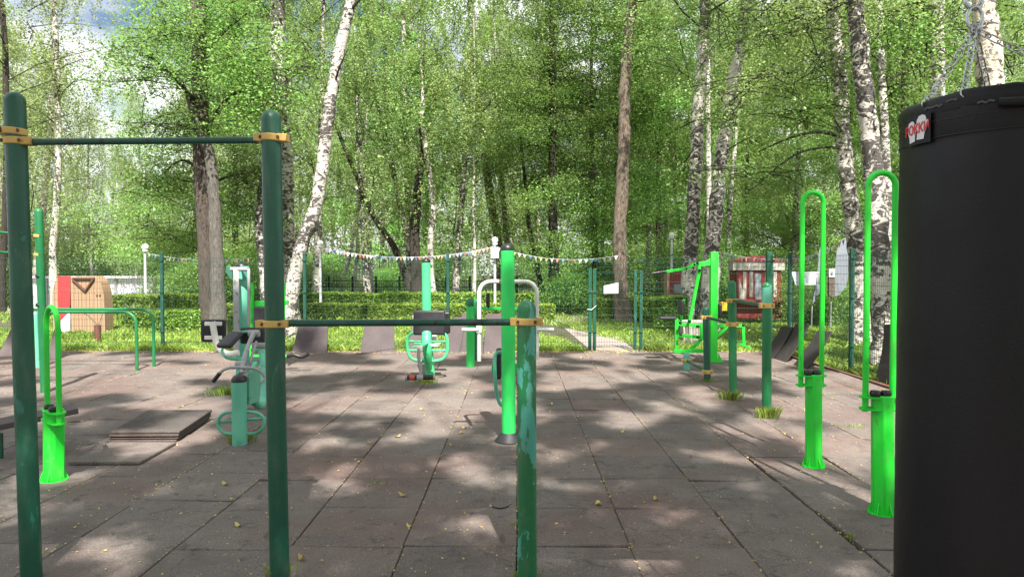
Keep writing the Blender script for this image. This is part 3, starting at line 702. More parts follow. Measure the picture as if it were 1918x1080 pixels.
# ---- lime pull-down machine
Y = 11.4; b = PZ(1338, 0, Y); root = thing('pull_down_machine', b, 'lime green pull-down machine with tall square mast, long swing lever and seat frame', 'exercise machine')
zt = P(1337, 472, Y).z; mb = MB(); mb.box((b.x-.01, Y, zt/2), (.118, .118, zt)); mb.build('mast', M['lime'], root, bevel=.006)
mb = MB(); mb.box((b.x, Y, .008), (.26, .26, .016)); mb.build('base_plate', M['lime'], root, bevel=.003)
for s in (-1, 1):
    mb = MB(); mb.prism([Vector((b.x+s*.055, Y-.06, .016)), Vector((b.x+s*.12, Y-.06, .016)), Vector((b.x+s*.055, Y-.06, .16))], (0, -.004, 0), (0, .004, 0)); mb.build('gusset', M['lime'], root)
def flat(name, pts, w=.05, h=.06, mat='lime', dY=0):
    mb = MB()
    for (x0, y0), (x1, y1) in zip(pts[:-1], pts[1:]):
        A, B = P(x0, y0, Y-dY), P(x1, y1, Y-dY); e = (B-A).normalized()*.018; mb.beam(A-e, B+e, w, h)
    return mb.build(name, M[mat], root, bevel=.004)
flat('top_arm', [(1333, 492), (1309, 495)], .05, .08); flat('top_brace', [(1333, 484), (1322, 494)], .035, .05)
flat('pull_lever', [(1309, 493), (1300, 495), (1285, 503), (1250, 508)], .05, .045, dY=.06)
tube('grip', PP(Y-.06, (1252, 508), (1222, 512)), .024, 'blk', root)
flat('connecting_rod', [(1309, 500), (1310, 506), (1291, 603)], .05, .05, dY=.10)
flat('seat_post', [(1267, 598), (1267, 656)], .05, .06); flat('lower_beam', [(1264, 657), (1336, 657)], .07, .055)
flat('seat_arm', [(1268, 606), (1316, 610)], .05, .055); flat('seat_arm', [(1268, 627), (1316, 632)], .05, .055, dY=.0)
flat('link', [(1315, 609), (1315, 634)], .06, .06, dY=.07); flat('diagonal_brace', [(1293, 656), (1318, 630), (1332, 612)], .05, .05, dY=.0)
flat('backrest_tube', [(1275, 603), (1281, 562)], .035, .03); pad(P(1275.5, 575, Y), (.06, .26, .25), 0, 0, root, 'backrest', bevel=.02)
c = bpy.context
pad(P(1249, 595, Y), (.28, .26, .045), 0, 0, root, 'seat', bevel=.015)
flat('outer_arm', [(1338, 610), (1393, 610)], .05, .05); flat('outer_strut', [(1342, 630), (1362, 612)], .045, .045); flat('hanging_leg', [(1392, 610), (1393, 644)], .045, .04); flat('footrest', [(1386, 644), (1402, 650)], .14, .03)
pad(P(1346, 582, Y+.1), (.06, .22, .24), 0, 0, root, 'backrest', bevel=.02)
for (x, y) in ((1306, 493), (1310, 506), (1291, 601), (1274, 605), (1306, 611), (1274, 626), (1306, 631), (1392, 609)):
    q = P(x, y, Y-.12); mb = MB(); mb.lathe([(.024, 0), (.024, .03), (.018, .04), (.001, .042)], q, 14, Matrix.Rotation(R(90), 3, 'X')); mb.build('bolt_cap', M['blk'], root)

# ================================================================== PUNCHING BAG
BC = Vector((PZ(1878, 0, 1.62).x, 1.62, 0)); ZR = 1.885
BR = BC.length*math.sin(math.atan2(BC.x, BC.y) - math.atan2(PZ(1681, 0, 1.).x, 1.))
root = thing('punching_bag', Vector((BC.x, BC.y, .70)), 'big black vinyl punching bag with a red and white glove patch filling the right edge', 'punching bag')
def vinyl():
    m = NT('black_vinyl'); v = m.coord(); n = m.noise(v, 7, 4); m.col(m.mix(n, (.0035, .003, .004), (.007, .006, .009))); m.rough(m.ramp(n, [(.3, .42), (.7, .55)])); m.b.inputs['Specular IOR Level'].default_value = .3
    w = m.noise(m.coord((1, 1, .35)), 5, 3); f = m.noise(v, 260, 3); m.bump(m.math('ADD', m.math('MULTIPLY', w, 3.), m.math('MULTIPLY', f, .35)), .35, .006); return m.m
M['vinyl'] = vinyl(); M['patch'] = plain('patch_fabric', (.012, .012, .016), .8, 0, .2, 30); M['pred'] = plain('patch_red_print', (.62, .02, .03), .6, 0, .1); M['pwhite'] = plain('patch_white_print', (.66, .66, .68), .6, 0, .12)
mb = MB(); prof = [(.05, .45), (.12, .45), (BR-.013, .47), (BR, .53)] + [(BR+.0006*math.sin(k*1.7), .53+(ZR-.10-.53)*k/18) for k in range(1, 19)] + [(BR-.002, ZR-.093), (BR-.001, ZR-.09), (BR+.0005, ZR-.086), (BR+.0005, ZR-.03)]
mb.lathe(prof, BC, 72); mb.build('body', M['vinyl'], root)
mb = MB(); mb.lathe([(BR+.001, ZR-.034), (BR+.003, ZR-.02), (BR+.002, ZR-.004), (BR-.004, ZR+.003), (BR-.02, ZR-.004), (.09, ZR-.035), (.001, ZR-.045)], BC, 72)
for q in mb.v:
    an = math.atan2(q.y-BC.y, q.x-BC.x); rr_ = math.hypot(q.x-BC.x, q.y-BC.y)
    if rr_ > .1: q.z += .0025*math.sin(an*5+1)+.0012*math.sin(an*17)+.0006*math.sin(an*41); q.x += (q.x-BC.x)/rr_*.0012*math.sin(an*29+q.z*90); q.y += (q.y-BC.y)/rr_*.0012*math.sin(an*29+q.z*90)
mb.build('top_rim', M['vinyl'], root)
for zz in (ZR-.088, ZR-.052):
    mb = MB(); mb.tube([BC+Vector(((BR+.001)*math.cos(R(a)), (BR+.001)*math.sin(R(a)), zz)) for a in range(0, 360, 5)], .0009, 6, False, True); mb.build('seam', M['pad'], root)
def onbag(u, w, off=.006):   # u metres along the skin from patch centre, w metres up
    a = PA + u/BR; return BC + Vector(((BR+off)*math.cos(a), (BR+off)*math.sin(a), PZc + w))
PA = R(0); 
# angle of the patch: find angle whose image is px 1719
best = None
for k in range(150, 300):
    a = R(k); q = BC+Vector((BR*math.cos(a), BR*math.sin(a), 0)); d = ray(1723, 244); px = q.x/q.y; e = abs(px - d.x/d.y)
    nrm = Vector((math.cos(a), math.sin(a))); 
    if nrm.dot(Vector((-q.x, -q.y))) > 0 and (best is None or e < best[0]): best = (e, a, q)
PA = best[1]; PZc = P(1723, 244, best[2].y).z
def curved(poly_pts, name, mat, parent, off, thick=.0012):
    mb = MB(); n = len(poly_pts); vs = [onbag(u, w, off) for u, w in poly_pts] + [onbag(u, w, off-thick) for u, w in poly_pts]
    cu = sum(p[0] for p in poly_pts)/n; cw = sum(p[1] for p in poly_pts)/n
    vs += [onbag(cu, cw, off)]; mb.add(vs, [(i, (i+1) % n, 2*n) for i in range(n)] + [(i, n+i, n+(i+1) % n, (i+1) % n) for i in range(n)]); return mb.build(name, mat, parent)
pw, ph = .038, .033
edge = [(-pw+2*pw*k/8, -ph) for k in range(9)] + [(pw, -ph+2*ph*k/4) for k in range(1, 4)] + [(pw-2*pw*k/8, ph) for k in range(9)] + [(-pw, ph-2*ph*k/4) for k in range(1, 4)]
pt = curved(edge, 'patch', M['patch'], root, .0075)
def glove(cx, cy, s, tilt):
    pts = [(-.010, -.024), (.008, -.024), (.0095, -.012), (.012, -.006), (.0165, .006), (.0175, .012), (.0145, .015), (.0115, .012), (.0115, .018), (.008, .024), (.001, .026), (-.007, .024), (-.012, .017), (-.0135, .006), (-.012, -.004), (-.0095, -.012)]
    ct, st = math.cos(tilt), math.sin(tilt); return [(cx + s*(x*ct-y*st), cy + s*(x*st+y*ct)) for x, y in pts]
curved(glove(-.015, -.003, .98, R(8)), 'glove_print', M['pwhite'], root, .0092).parent = pt
curved(glove(.014, .003, 1.1, R(-3)), 'glove_print', M['pwhite'], root, .0092).parent = pt
def text_mesh(body, size):
    cu = bpy.data.curves.new('t', 'FONT'); cu.body = body; cu.size = size; cu.align_x = 'CENTER'; cu.align_y = 'CENTER'; cu.extrude = 0; cu.offset = size*.022; cu.resolution_u = 3
    o = bpy.data.objects.new('t', cu); COL.objects.link(o); bpy.context.view_layer.update(); me = bpy.data.meshes.new_from_object(o.evaluated_get(bpy.context.evaluated_depsgraph_get()))
    v = [tuple(x.co) for x in me.vertices]; f = [tuple(p.vertices) for p in me.polygons]; bpy.data.objects.remove(o); bpy.data.curves.remove(cu); bpy.data.meshes.remove(me); return v, f
tv, tf = text_mesh('РОККИ', .030); xm = max(abs(v[0]) for v in tv); mb = MB()
mb.add([onbag(v[0]/xm*.0365, v[1]+.001+v[0]*.04, .0106) for v in tv], tf); o = mb.build('lettering', M['pred'], root, smooth=False); o.parent = pt
# rim straps with D-rings and chains
RING = P(1826, 10, 1.62); 
def link(mbx, c, d, roll, L=.030, Wd=.0078, r=.0017):
    d = d.normalized(); x = d.cross(Vector((.3, 1, .1))).normalized(); y = d.cross(x); s = x*math.cos(roll)+y*math.sin(roll); pts = []
    for k in range(14):
        a = 2*math.pi*k/14; ca, sa = math.cos(a), math.sin(a); pts.append(c + d*((L/2-Wd)*(1 if sa > 0 else -1)*min(1, abs(sa)*4) + Wd*sa) + s*Wd*ca)
    mbx.tube(pts, r, 7, False, True)
def chain(A, B, label, sag=.0, step=.0225):
    o = bpy.data.objects.new('chain', None); COL.objects.link(o); o.location = A; tag(o, label, 'chain', 'chains holding the punching bag')
    n = max(2, int((B-A).length/step)); mbx = MB()
    for k in range(n+1):
        t = k/n; c = A.lerp(B, t) - Vector((0,0,sag*4*t*(1-t))); d = (B-A) - Vector((0,0,sag*4*(1-2*t))); link(mbx, c, d, (k % 2)*math.pi/2+.4)
    m = mbx.build('links', M['steel'], o); return o
att = [(1700, 183, -1), (1808, 165, -1), (1880, 150, 1), (1960, 150, 1)]
angs = [R(190), R(214), R(60), R(335)]
lbs = ['steel chain from the bag rim going up to the left side', 'steel chain hanging in front above the middle of the bag rim', 'steel chain behind the hook going down to the far rim', 'steel chain running down to the right edge of the picture']
for a, lb in zip(angs, lbs):
    q = BC + Vector(((BR-.006)*math.cos(a), (BR-.006)*math.sin(a), ZR)); chain(q, RING+Vector((0,0,-.055)), lb, .004)
hk = bpy.data.objects.new('hook', None)
mb = MB(); mb.tube([RING+Vector((.018*math.sin(R(a)), 0, -.03+.026*math.cos(R(a)))) for a in range(0, 360, 15)], .0042, 10, False, True); mb.tube([RING+Vector((.019*math.cos(R(a)), .004, .012+.019*math.sin(R(a)))) for a in range(0, 360, 15)], .0055, 10, False, True)
mb.tube([RING+Vector((0,0,.028)), RING+Vector((0,0,.5))], .006, 10); tag(mb.build('carabiner', M['steel']), 'steel snap hook and ring gathering the chains above the bag', 'hook')
tube('strap_roll', [BC+Vector(((BR+.016)*math.cos(R(a)), (BR+.016)*math.sin(R(a)), ZR-.045-0.0003*(a-258))) for a in (232, 238, 245, 252, 262)], .0095, 'vinyl', root, 2)
M['gstrap'] = plain('grey_webbing', (.07, .07, .075), .7)
for a0, a1, zz in ((192, 204, -.020), (206, 213, -.014), (222, 230, -.03)):
    tube('lacing', [BC+Vector(((BR+.0035)*math.cos(R(a_)), (BR+.0035)*math.sin(R(a_)), ZR+zz+.002*math.sin(a_*1.3))) for a_ in range(a0, a1+1, 2)], .0026, 'gstrap', root, 0, 8)
# overhead beam and posts that carry the bag (above the frame)
root = thing('bag_gallows', (2.6, 1.62, 0), 'dark green overhead beam on a post carrying the punching bag just outside the right edge', 'frame')
mb = MB(); mb.beam((.6, 1.62, 2.72), (2.7, 1.62, 2.72), .08, .08); mb.build('beam', M['dark'], root, bevel=.006)
mb = MB(); mb.box((2.6, 1.62, 1.34), (.1, .1, 2.68)); mb.build('post', M['dark'], root, bevel=.006)
# ================================================================== MATS, SLABS
def mat_lean(px0, px1, pyt, pyb, Y, label, th=.02, skew=0, back=.25, m='mat'):
    a, b_ = PZ(px0, 0, Y), PZ(px1, 0, Y); zt = P((px0+px1)/2, pyt, Y+back).z; n = 6; vs = []
    mb = MB(); s = skew*.4
    for k in range(n+1):
        t = k/n; bul = .02*math.sin(math.pi*t); tx = (t*.0 - .5)*0
        for q, w in ((a, -1), (b_, 1)):
            sh = -w*.05*t; vs.append(Vector((q.x + s*t + sh, q.y + back*t + bul, zt*t)))
    for q in vs[:]: vs.append(q + Vector((0, th, .006)))
    m_ = 2*(n+1); fs = []
    for k in range(n):
        i = 2*k; fs += [(i, i+1, i+3, i+2), (m_+i, m_+i+2, m_+i+3, m_+i+1), (i, i+2, m_+i+2, m_+i), (i+1, m_+i+1, m_+i+3, i+3)]
    fs += [(0, m_, m_+1, 1), (2*n, 2*n+1, m_+2*n+1, m_+2*n)]
    o = mb.add(vs, fs).build('rubber_mat', M[m], bevel=.004); return tag(o, label, 'rubber mat', 'rubber mats leaning against the fence')
mat_lean(545, 611, 608, 662, 12.55, 'dark brown rubber mat leaning on the fence right behind the middle post')
mat_lean(673, 738, 598, 657, 12.6, 'sunlit brown rubber mat on the fence left of the mint seat machine')
mat_lean(763, 797, 596, 656, 12.65, 'rubber mat mostly hidden behind the mint green column')
mat_lean(826, 860, 594, 660, 12.6, 'black mat leaning left of the green beam stand', skew=.4)
mat_lean(858, 905, 586, 663, 12.65, 'tall black mat behind the green beam stand')
mat_lean(905, 962, 588, 660, 12.6, 'wide black mat behind the white arms')
mat_lean(-8, 42, 618, 668, 12.2, 'dark rubber mat at the left picture edge')
mat_lean(80, 104, 616, 676, 11.6, 'dark rubber mat behind the short lime hoop', skew=-.1)
M['matd'] = plain('black_crumb_rubber', (.028, .023, .022), .85, 0, .45, 9, .6)
def mat_lean_r(px, Y, w, z, lean, label, x0=4.62):
    rz = []; mb = MB(); n = 5; vs = []
    for k in range(n+1):
        t = k/n
        for yy, jit in ((Y-w/2, .02), (Y+w/2, -.03)): vs.append(Vector((px + lean*t + .03*math.sin(3*t), yy + .10*t, z*t*(1+jit))))
    for q in vs[:]: vs.append(q+Vector((.02, 0, -.01)))
    m_ = 2*(n+1); fs = []
    for k in range(n):
        i = 2*k; fs += [(i, i+1, i+3, i+2), (m_+i, m_+i+2, m_+i+3, m_+i+1), (i, i+2, m_+i+2, m_+i), (i+1, m_+i+1, m_+i+3, i+3)]
    fs += [(0, m_, m_+1, 1), (2*n, 2*n+1, m_+2*n+1, m_+2*n)]
    o = mb.add(vs, fs).build('rubber_mat', M['matd'], bevel=.004); tag(o, label, 'rubber mat', 'rubber mats leaning against the fence'); return o
M['matd'] = plain('black_crumb_rubber', (.028, .023, .022), .85, 0, .45, 9, .6)
mat_lean_r(4.38, 12.05, .5, .52, .38, 'first of the dark rubber mats slumped on the right fence, behind the tall ladder post')
mat_lean_r(4.42, 11.6, .55, .60, .42, 'broad dark rubber mat slumped between ladder post and lime hoop')
mat_lean_r(4.42, 10.75, .5, .56, .42, 'dark rubber mat slumped inside the farther lime hoop')
mat_lean_r(4.95, 9.3, .4, .78, .16, 'dark rubber mat against the fence beside the nearer lime hoop')

def slab(corners, z, th, label, group='loose rubber tiles'):
    mb = MB(); mb.prism([Vector((c.x, c.y, z)) for c in corners], (0,0,0), (0,0,th)); o = mb.build('loose_tile', M['tiledk' if 'stack between' in label else 'tile'], bevel=.006); return tag(o, label, 'rubber tile', group)
st = [G(200, 830), G(330, 829), G(392, 786), G(272, 786)]
for k in range(4):
    j = Vector((random.uniform(-.015, .015), random.uniform(-.012, .012), 0)) + Vector((.008*k, .004*k, 0))
    slab([c+j for c in st], .006+k*.025, .021, ['bottom', 'second from bottom', 'third from bottom', 'topmost'][k]+' rubber tile of the stack between the two tall posts')
slab([G(128, 872), G(262, 871), G(330, 834), G(205, 834)], .006, .026, 'single loose rubber tile lying in front of the tile stack')

# ================================================================== FENCE
def panel(a, b, parent, z0=.02, z1=1.74, sp=.05, name='mesh_panel', prongs=True):
    a = Vector(a); b = Vector(b); L = (b-a).length; u = (b-a)/L; n = Vector((-u.y, u.x, 0)); k = int(L/sp); vs = MB(); r = .0021
    def thin(p, q, w):
        d = (q-p).normalized(); x = d.cross(n).normalized()*w; y = n*w; o = len(vs.v); vs.v += [p+x, p+y, p-x, p-y, q+x, q+y, q-x, q-y]
        for i in range(4): vs.f.append((o+i, o+(i+1) % 4, o+4+(i+1) % 4, o+4+i))
    folds = [.1, .62, 1.12, 1.62]
    zz = [z0]
    for f in folds: zz += [f-.045, f, f+.045]
    zz.append(z1+.03)
    for i in range(k+1):
        base = a+u*(i*L/k); last = None
        for z in zz:
            p = base + Vector((0,0,z)) + (n*-.028 if z in folds else Vector((0,0,0)))
            if last is not None: thin(last, p, r)
            last = p
    for z in [z0+.03, .27, .45, .79, .95, 1.29, 1.45, z1] + [f+s*.045 for f in folds for s in (-1, 1)]:
        thin(a+Vector((0,0,z)), b+Vector((0,0,z)), r*1.25)
    return vs.build(name, M['wire'], parent, smooth=False)
def fpost(p, parent, h=1.84, w=.055, mat='fence', name='post'):
    mb = MB(); mb.box((p[0], p[1], h/2-.02), (w, w*.9, h+.04)); o = mb.build(name, M[mat], parent, bevel=.004)
    for z in (.35, 1.1, 1.7):
        c = MB(); c.box((p[0], p[1]-w*.5-.006, z), (w*1.25, .014, .035)); q = c.build('clip', M['fence'], parent, bevel=.002); q.parent = o
    return o
YFn = 13.05
xs = [-15.2, -12.3, -9.4, PZ(304, 0, YFn).x, PZ(571, 0, YFn).x, PZ(839, 0, YFn).x, PZ(1105, 0, YFn).x]
root = thing('mesh_fence', (xs[0], YFn, 0), 'green welded mesh fence running across the back from the left edge to the gate', 'fence')
for i in range(len(xs)-1): panel((xs[i]+.03, YFn, 0), (xs[i+1]-.03, YFn, 0), root)
for x in xs[:-1]: fpost((x, YFn-.02), root)
fpost((xs[-1], YFn-.02), root, 1.55, .06, 'dark')
x1 = PZ(1113.5, 0, YFn).x; x2 = PZ(1190, 0, YFn).x; x3 = PZ(1200.5, 0, YFn).x
root = thing('mesh_gate', (x1, YFn, 0), 'closed green mesh gate leaf with a white notice, between the two post pairs', 'gate')
fpost((x1, YFn), root, 1.54, .06, 'dark', 'frame_post'); fpost((x2, YFn), root, 1.52, .055, 'fence', 'frame_post'); panel((x1+.04, YFn, 0), (x2-.03, YFn, 0), root, .05, 1.48)
tube('tie', PP(YFn-.06, (1100, 579), (1108, 580), (1117, 572)), .006, 'wht', root)
mb = MB(); q = [P(1131, 535, YFn-.04), P(1158, 529, YFn-.04), P(1158, 549, YFn-.03), P(1131, 549.5, YFn-.04)]; mb.prism(q, (0, -.002, 0), (0, .002, 0)); 
M['paper'] = plain('white_paper', (.72, .73, .78), .8, 0, .06, 8, .3)
tag(mb.build('notice', M['paper']), 'white blank paper notice tied on the mesh gate', 'notice')
XRn = 5.16; xc = PZ(1440, 0, YFn).x
root = thing('mesh_fence', (x3, YFn, 0), 'green welded mesh fence from the gate to the corner, behind the lime pull-down machine', 'fence')
fpost((x3, YFn-.02), root, 1.5, .055); panel((x3+.03, YFn, 0), (xc-.04, YFn, 0), root); 
root2 = thing('mesh_fence', (XRn, YFn, 0), 'green welded mesh fence coming forward along the right side', 'fence')
fpost((xc, YFn-.02), root2, 1.86, .11, 'dark', 'corner_post')
pts = [(xc+.06, YFn), (PZ(1468, 0, 13.3).x, 13.0), (5.13, 10.56), (5.16, 7.9), (5.2, 5.2)]
for i in range(len(pts)-1): panel((pts[i][0], pts[i][1]-.03, 0), (pts[i+1][0], pts[i+1][1]+.03, 0), root2)
for p in pts[1:]: fpost(p, root2, 1.84, .06)

mb = MB(); mb.tube([P(667, 662, 12.35), P(690, 660, 12.3), P(715, 655, 12.3), P(740, 652, 12.35), P(752, 648, 12.4)], [.012, .014, .012, .01, .006], 7, False, False, 3); tag(mb.build('bare_stick', M['barkg']), 'pale bare stick lying before the sunlit mat on the fence', 'stick')
mb = MB(); mb.tube([G(922, 948, .006), G(935, 951, .009), G(948, 949, .008), G(957, 944, .006)], .004, 6, False, False, 3); tag(mb.build('bare_stick', M['barkd']), 'dark thin twig on the tiles left of the peeling post', 'stick')
# ================================================================== BEYOND THE FENCE
def hedge(px0, px1, Y, h, d, n, label, size=.03):
    n = int(n*1.5); size *= .95
    a, b = PZ(px0, 0, Y), PZ(px1, 0, Y); L = b.x-a.x; root = thing('hedge', ((a.x+b.x)/2, Y+d/2, 0), label, 'hedge')
    x = rng.uniform(-L/2, L/2, n); s = rng.random(n); y = rng.uniform(-d/2, d/2, n); z = h*np.sqrt(rng.random(n)); bump = .09*np.sin(x*2.3)+.06*np.sin(x*5.1+1)+.05*rng.normal(size=n)
    k = s < .45; z[k] = h; y[~k] = -d/2*(1-.25*rng.random((~k).sum())); z = z*(1+bump*.35)+.015*rng.normal(size=n); y = y*(1+bump); y -= .06*np.cos(z*4)
    quads('foliage', leaves(rng, np.stack([x, y, z], 1), size, .4), M['lf_hedge'], root)
    mb = MB()
    for i in range(int(L*7)):
        xx = random.uniform(-L/2, L/2); yy = random.uniform(-d/3, d/3); mb.tube([Vector((xx, yy, -.05)), Vector((xx+random.uniform(-.1, .1), yy+random.uniform(-.1, .1), h*.9))], .012, 4, False)
    mb.build('stems', M['barkd'], root, local=True)
    return root
hedge(205, 385, 20.5, .74, 1.1, 9000, 'bright clipped hedge behind the wooden board, back row', .036)
hedge(228, 400, 17.3, .46, 1.0, 8000, 'lower clipped hedge in front, between wooden board and twin trunk tree', .034)
hedge(392, 1062, 24.2, .67, 1.3, 30000, 'long back row of sunlit clipped hedge across the middle', .042)
hedge(404, 1040, 21.4, .42, 1.0, 26000, 'long lower front row of clipped hedge across the middle', .038)
hedge(1122, 1245, 20.5, .66, 1.4, 8000, 'short clipped hedge behind the gate, right of the path', .036)
hedge(1345, 1600, 22.5, .95, 1.6, 11000, 'leafy hedge behind the red kiosk and right fence', .042)
hedge(1225, 1290, 17.0, .8, .9, 5000, 'dark bushy hedge end beside the lime pull-down machine', .034)

# wooden board with red stripe
Yw = 16.4; root = thing('wooden_panel_hut', PZ(160, 0, Yw), 'tall wooden board hut with rounded top, red stripe and brown V batten', 'play hut')
def wood():
    m = NT('pale_plank_wood'); v = m.coord((9, 9, .6)); n = m.noise(v, 3, 5, .6); w = m.n.new('ShaderNodeTexWave'); w.inputs['Scale'].default_value = 3.4; w.inputs['Distortion'].default_value = .4; m.l.new(m.coord(), w.inputs['Vector'])
    c = m.mix(n, (.25, .155, .09), (.42, .27, .165)); c = m.mix(m.ramp(w.outputs['Fac'], [(.03, .6), (.12, 0.)]), c, (.12, .07, .04)); m.col(c); m.rough(.8); m.bump(n, .3, .01); return m.m
M['wood'] = wood(); M['redp'] = plain('faded_red_paint', (.42, .035, .04), .6, 0, .25, 4); M['dwood'] = plain('brown_timber', (.13, .05, .03), .8, 0, .4, 8, .4)
def poly(name, pp, Y, d, mat, parent, bevel=.006):
    mb = MB(); mb.prism([P(x, y, Y) for x, y in pp], (0,0,0), (0, d, 0)); return mb.build(name, M[mat], parent, bevel=bevel)
poly('board', [(133, 622), (132, 518), (178, 517), (184, 522), (190, 533), (194, 552), (196, 590), (197, 622)], Yw, .35, 'wood', root)
poly('board', [(99, 615), (98, 545), (102, 530), (108, 520), (131, 518), (131, 624), (120, 624)], Yw+.12, .25, 'wood', root)
poly('red_stripe', [(108, 517), (131, 517), (131, 570), (127, 594), (121, 606), (113, 612), (110, 600), (108, 560)], Yw-.02, .03, 'redp', root)
for a_, b_ in (((135, 522), (159, 544)), ((159, 545), (176, 521)), ((136, 521), (177, 521))):
    mb = MB(); mb.beam(P(*a_, Yw-.03), P(*b_, Yw-.03), .05, .035); mb.build('batten', M['dwood'], root, bevel=.003)
poly('sheet', [(110, 624), (114, 600), (131, 582), (131, 624)], Yw-.03, .02, 'paper', root)
mb = MB(); mb.box(P(181.5, 552.5, Yw-.01), (.035, .03, .03)); mb.box(P(187, 552.5, Yw-.01), (.035, .03, .03)); mb.build('hinge', M['rust'], root)
mb = MB(); q = G(183, 638); mb.lathe([(.07, 0), (.068, .34), (.04, .35), (.001, .35)], q, 14); tag(mb.build('wooden_stub', M['dwood']), 'short brown timber stub in the grass before the wooden hut', 'post')
mb = MB(); mb.tube([P(183, 608, 15), P(164, 590, 15.6), P(150, 582, 16)], .012, 6); mb.tube([P(183, 612, 15), P(192, 588, 15.4)], .01, 6); tag(mb.build('tether_rope', M['barkg']), 'grey rope tied from the brown stub to the wooden hut', 'rope')

# white wall of cabins
M['whitew'] = plain('white_corrugated_sheet', (.66, .66, .70), .6, 0, .08, 2)
Yc = 27; root = thing('cabin_wall', PZ(210, 0, Yc), 'long low white corrugated cabin wall behind the wooden hut at left', 'cabin')
x0, x1_ = PZ(58, 0, Yc).x, PZ(352, 0, Yc).x; zt = P(200, 521, Yc).z
mb = MB(); k = int((x1_-x0)/.12); pr = [Vector((x0+i*.12, Yc-(.03 if i % 2 else 0), 0)) for i in range(k+1)] + [Vector((x1_, Yc+2, 0)), Vector((x0, Yc+2, 0))]; mb.prism(pr, (0,0,-.04), (0,0,zt)); mb.build('wall', M['whitew'], root, smooth=False)
mb = MB(); mb.box(((x0+x1_)/2, Yc+.95, zt+.04), (x1_-x0+.2, 2.3, .08)); mb.build('roof', M['whitew'], root, bevel=.01)
for px in (86, 216, 290): 
    mb = MB(); q = PZ(px, zt/2, Yc-.06); mb.box(q, (.1, .05, zt)); mb.build('corner_strip', M['grey'], root)
M['sgreen'] = plain('green_print', (.03, .28, .12), .6)
for px in (200, 96):
    mb = MB(); mb.box(P(px, 541.5, Yc-.1), (.28, .02, .17)); sg = mb.build('sign', M['sgreen'], root); mb = MB(); mb.box(P(px, 541.5, Yc-.113), (.22, .01, .10)); mb.build('sign_face', M['paper'], root).parent = sg

# low dark rail fence far behind the hedge
root = thing('rail_fence', (0, 33, 0), 'low black metal rail fence behind the long hedge', 'fence')
for z in (1.02, .72, .2):
    mb = MB(); mb.beam((PZ(560, 0, 33).x, 33, z), (PZ(1010, 0, 33).x, 33, z), .04, .035); mb.build('rail', M['blk'], root)
for px in range(572, 1012, 44):
    mb = MB(); q = PZ(px, 0, 33); mb.box((q.x, 33, .62), (.09, .09, 1.24)); mb.build('post', M['blk'], root)
mb = MB()
for px in range(562, 1010, 4): q = PZ(px, 0, 33); mb.beam((q.x, 33.02, .2), (q.x, 33.02, 1.0), .015, .015)
mb.build('balusters', M['blk'], root)

# lamp posts
M['globe'] = plain('white_globe', (.85, .85, .84), .25, 0, .04)
def lamp(px, py, Y, r, label, box=False):
    b_ = PZ(px, 0, Y); root = thing('street_lamp', b_, label, 'street lamp', 'globe street lamps'); top = P(px, py, Y)
    mb = MB(); mb.tube([Vector((b_.x, Y, -.05)), Vector((b_.x, Y, 1.0)), Vector((b_.x, Y, top.z-r))], [.045, .04, .035], 12); mb.build('pole', M['whitew'], root)
    mb = MB(); mb.ball(top, r, 18); mb.build('globe', M['globe'], root)
    mb = MB(); mb.lathe([(.05, -r-.05), (.09, -r-.02), (.09, -r+.02)], top, 14); mb.build('collar', M['whitew'], root)
    if box: mb = MB(); mb.box(P(px, py+24, Y-.1), (.26, .15, .34)); mb.build('control_box', M['paper'], root, bevel=.01)
lamp(272, 463, 22.3, 0.115, 'globe lamp on a thin pole at left above the white cabins'); lamp(600, 456, 22.6, 0.1, 'globe lamp right of the leaning birch, touched by the bunting')
lamp(927, 450, 22.3, 0.108, 'globe lamp with a white box under it beside the bright green column', True); lamp(1258, 440, 22, 0.09, 'small globe lamp above the lime pull-down lever')
# bunting
FC = [plain('flag_'+n_, c_, .7, 0, .1) for n_, c_ in (('red', (.55, .18, .14)), ('blue', (.16, .25, .5)), ('white', (.7, .7, .7)), ('yellow', (.65, .55, .25)), ('violet', (.36, .3, .5)), ('orange', (.6, .33, .18)))]
def bunting(a, b, sag, label, n):
    A, B = P(*a), P(*b); root = thing('bunting', A, label, 'bunting', 'flag garlands above the fence')
    f = lambda t: A.lerp(B, t) - Vector((0, 0, 4*sag*t*(1-t)))
    mb = MB(); mb.tube([f(k/24) for k in range(25)], .005, 5); mb.build('string', M['paper'], root)
    for i in range(n):
        t = (i+.5)/n; p = f(t); w = .055; u = (f(t+.01)-p).normalized(); sw = random.uniform(-.05, .05); mb = MB()
        mb.prism([p-u*w, p+u*w, p+Vector((sw*.5, sw, -.12))], (0,-.002,0), (0,.002,0)); mb.build('flag', FC[random.choice([0,1,2,3,2,4,5,1])], root, smooth=False)
bunting((276, 474, 22), (470, 483, 17), .12, 'flag garland from the left globe lamp to the tree trunks', 24)
bunting((562, 470, 17.5), (601, 464, 22.5), .1, 'short flag garland from the leaning birch to the second lamp', 10)
bunting((601, 463, 22.5), (924, 462, 22.2), .33, 'long sagging flag garland between the two middle lamps', 46)
bunting((930, 462, 22.2), (1160, 478, 20), .25, 'flag garland from the boxed lamp to the orange brown trunk', 22)
bunting((1345, 472, 15), (1462, 484, 18), .06, 'flag garland above the red kiosk', 16)
bunting((1462, 484, 18), (1598, 437, 15), .18, 'flag garland rising to the birch inside the lime hoops', 22)

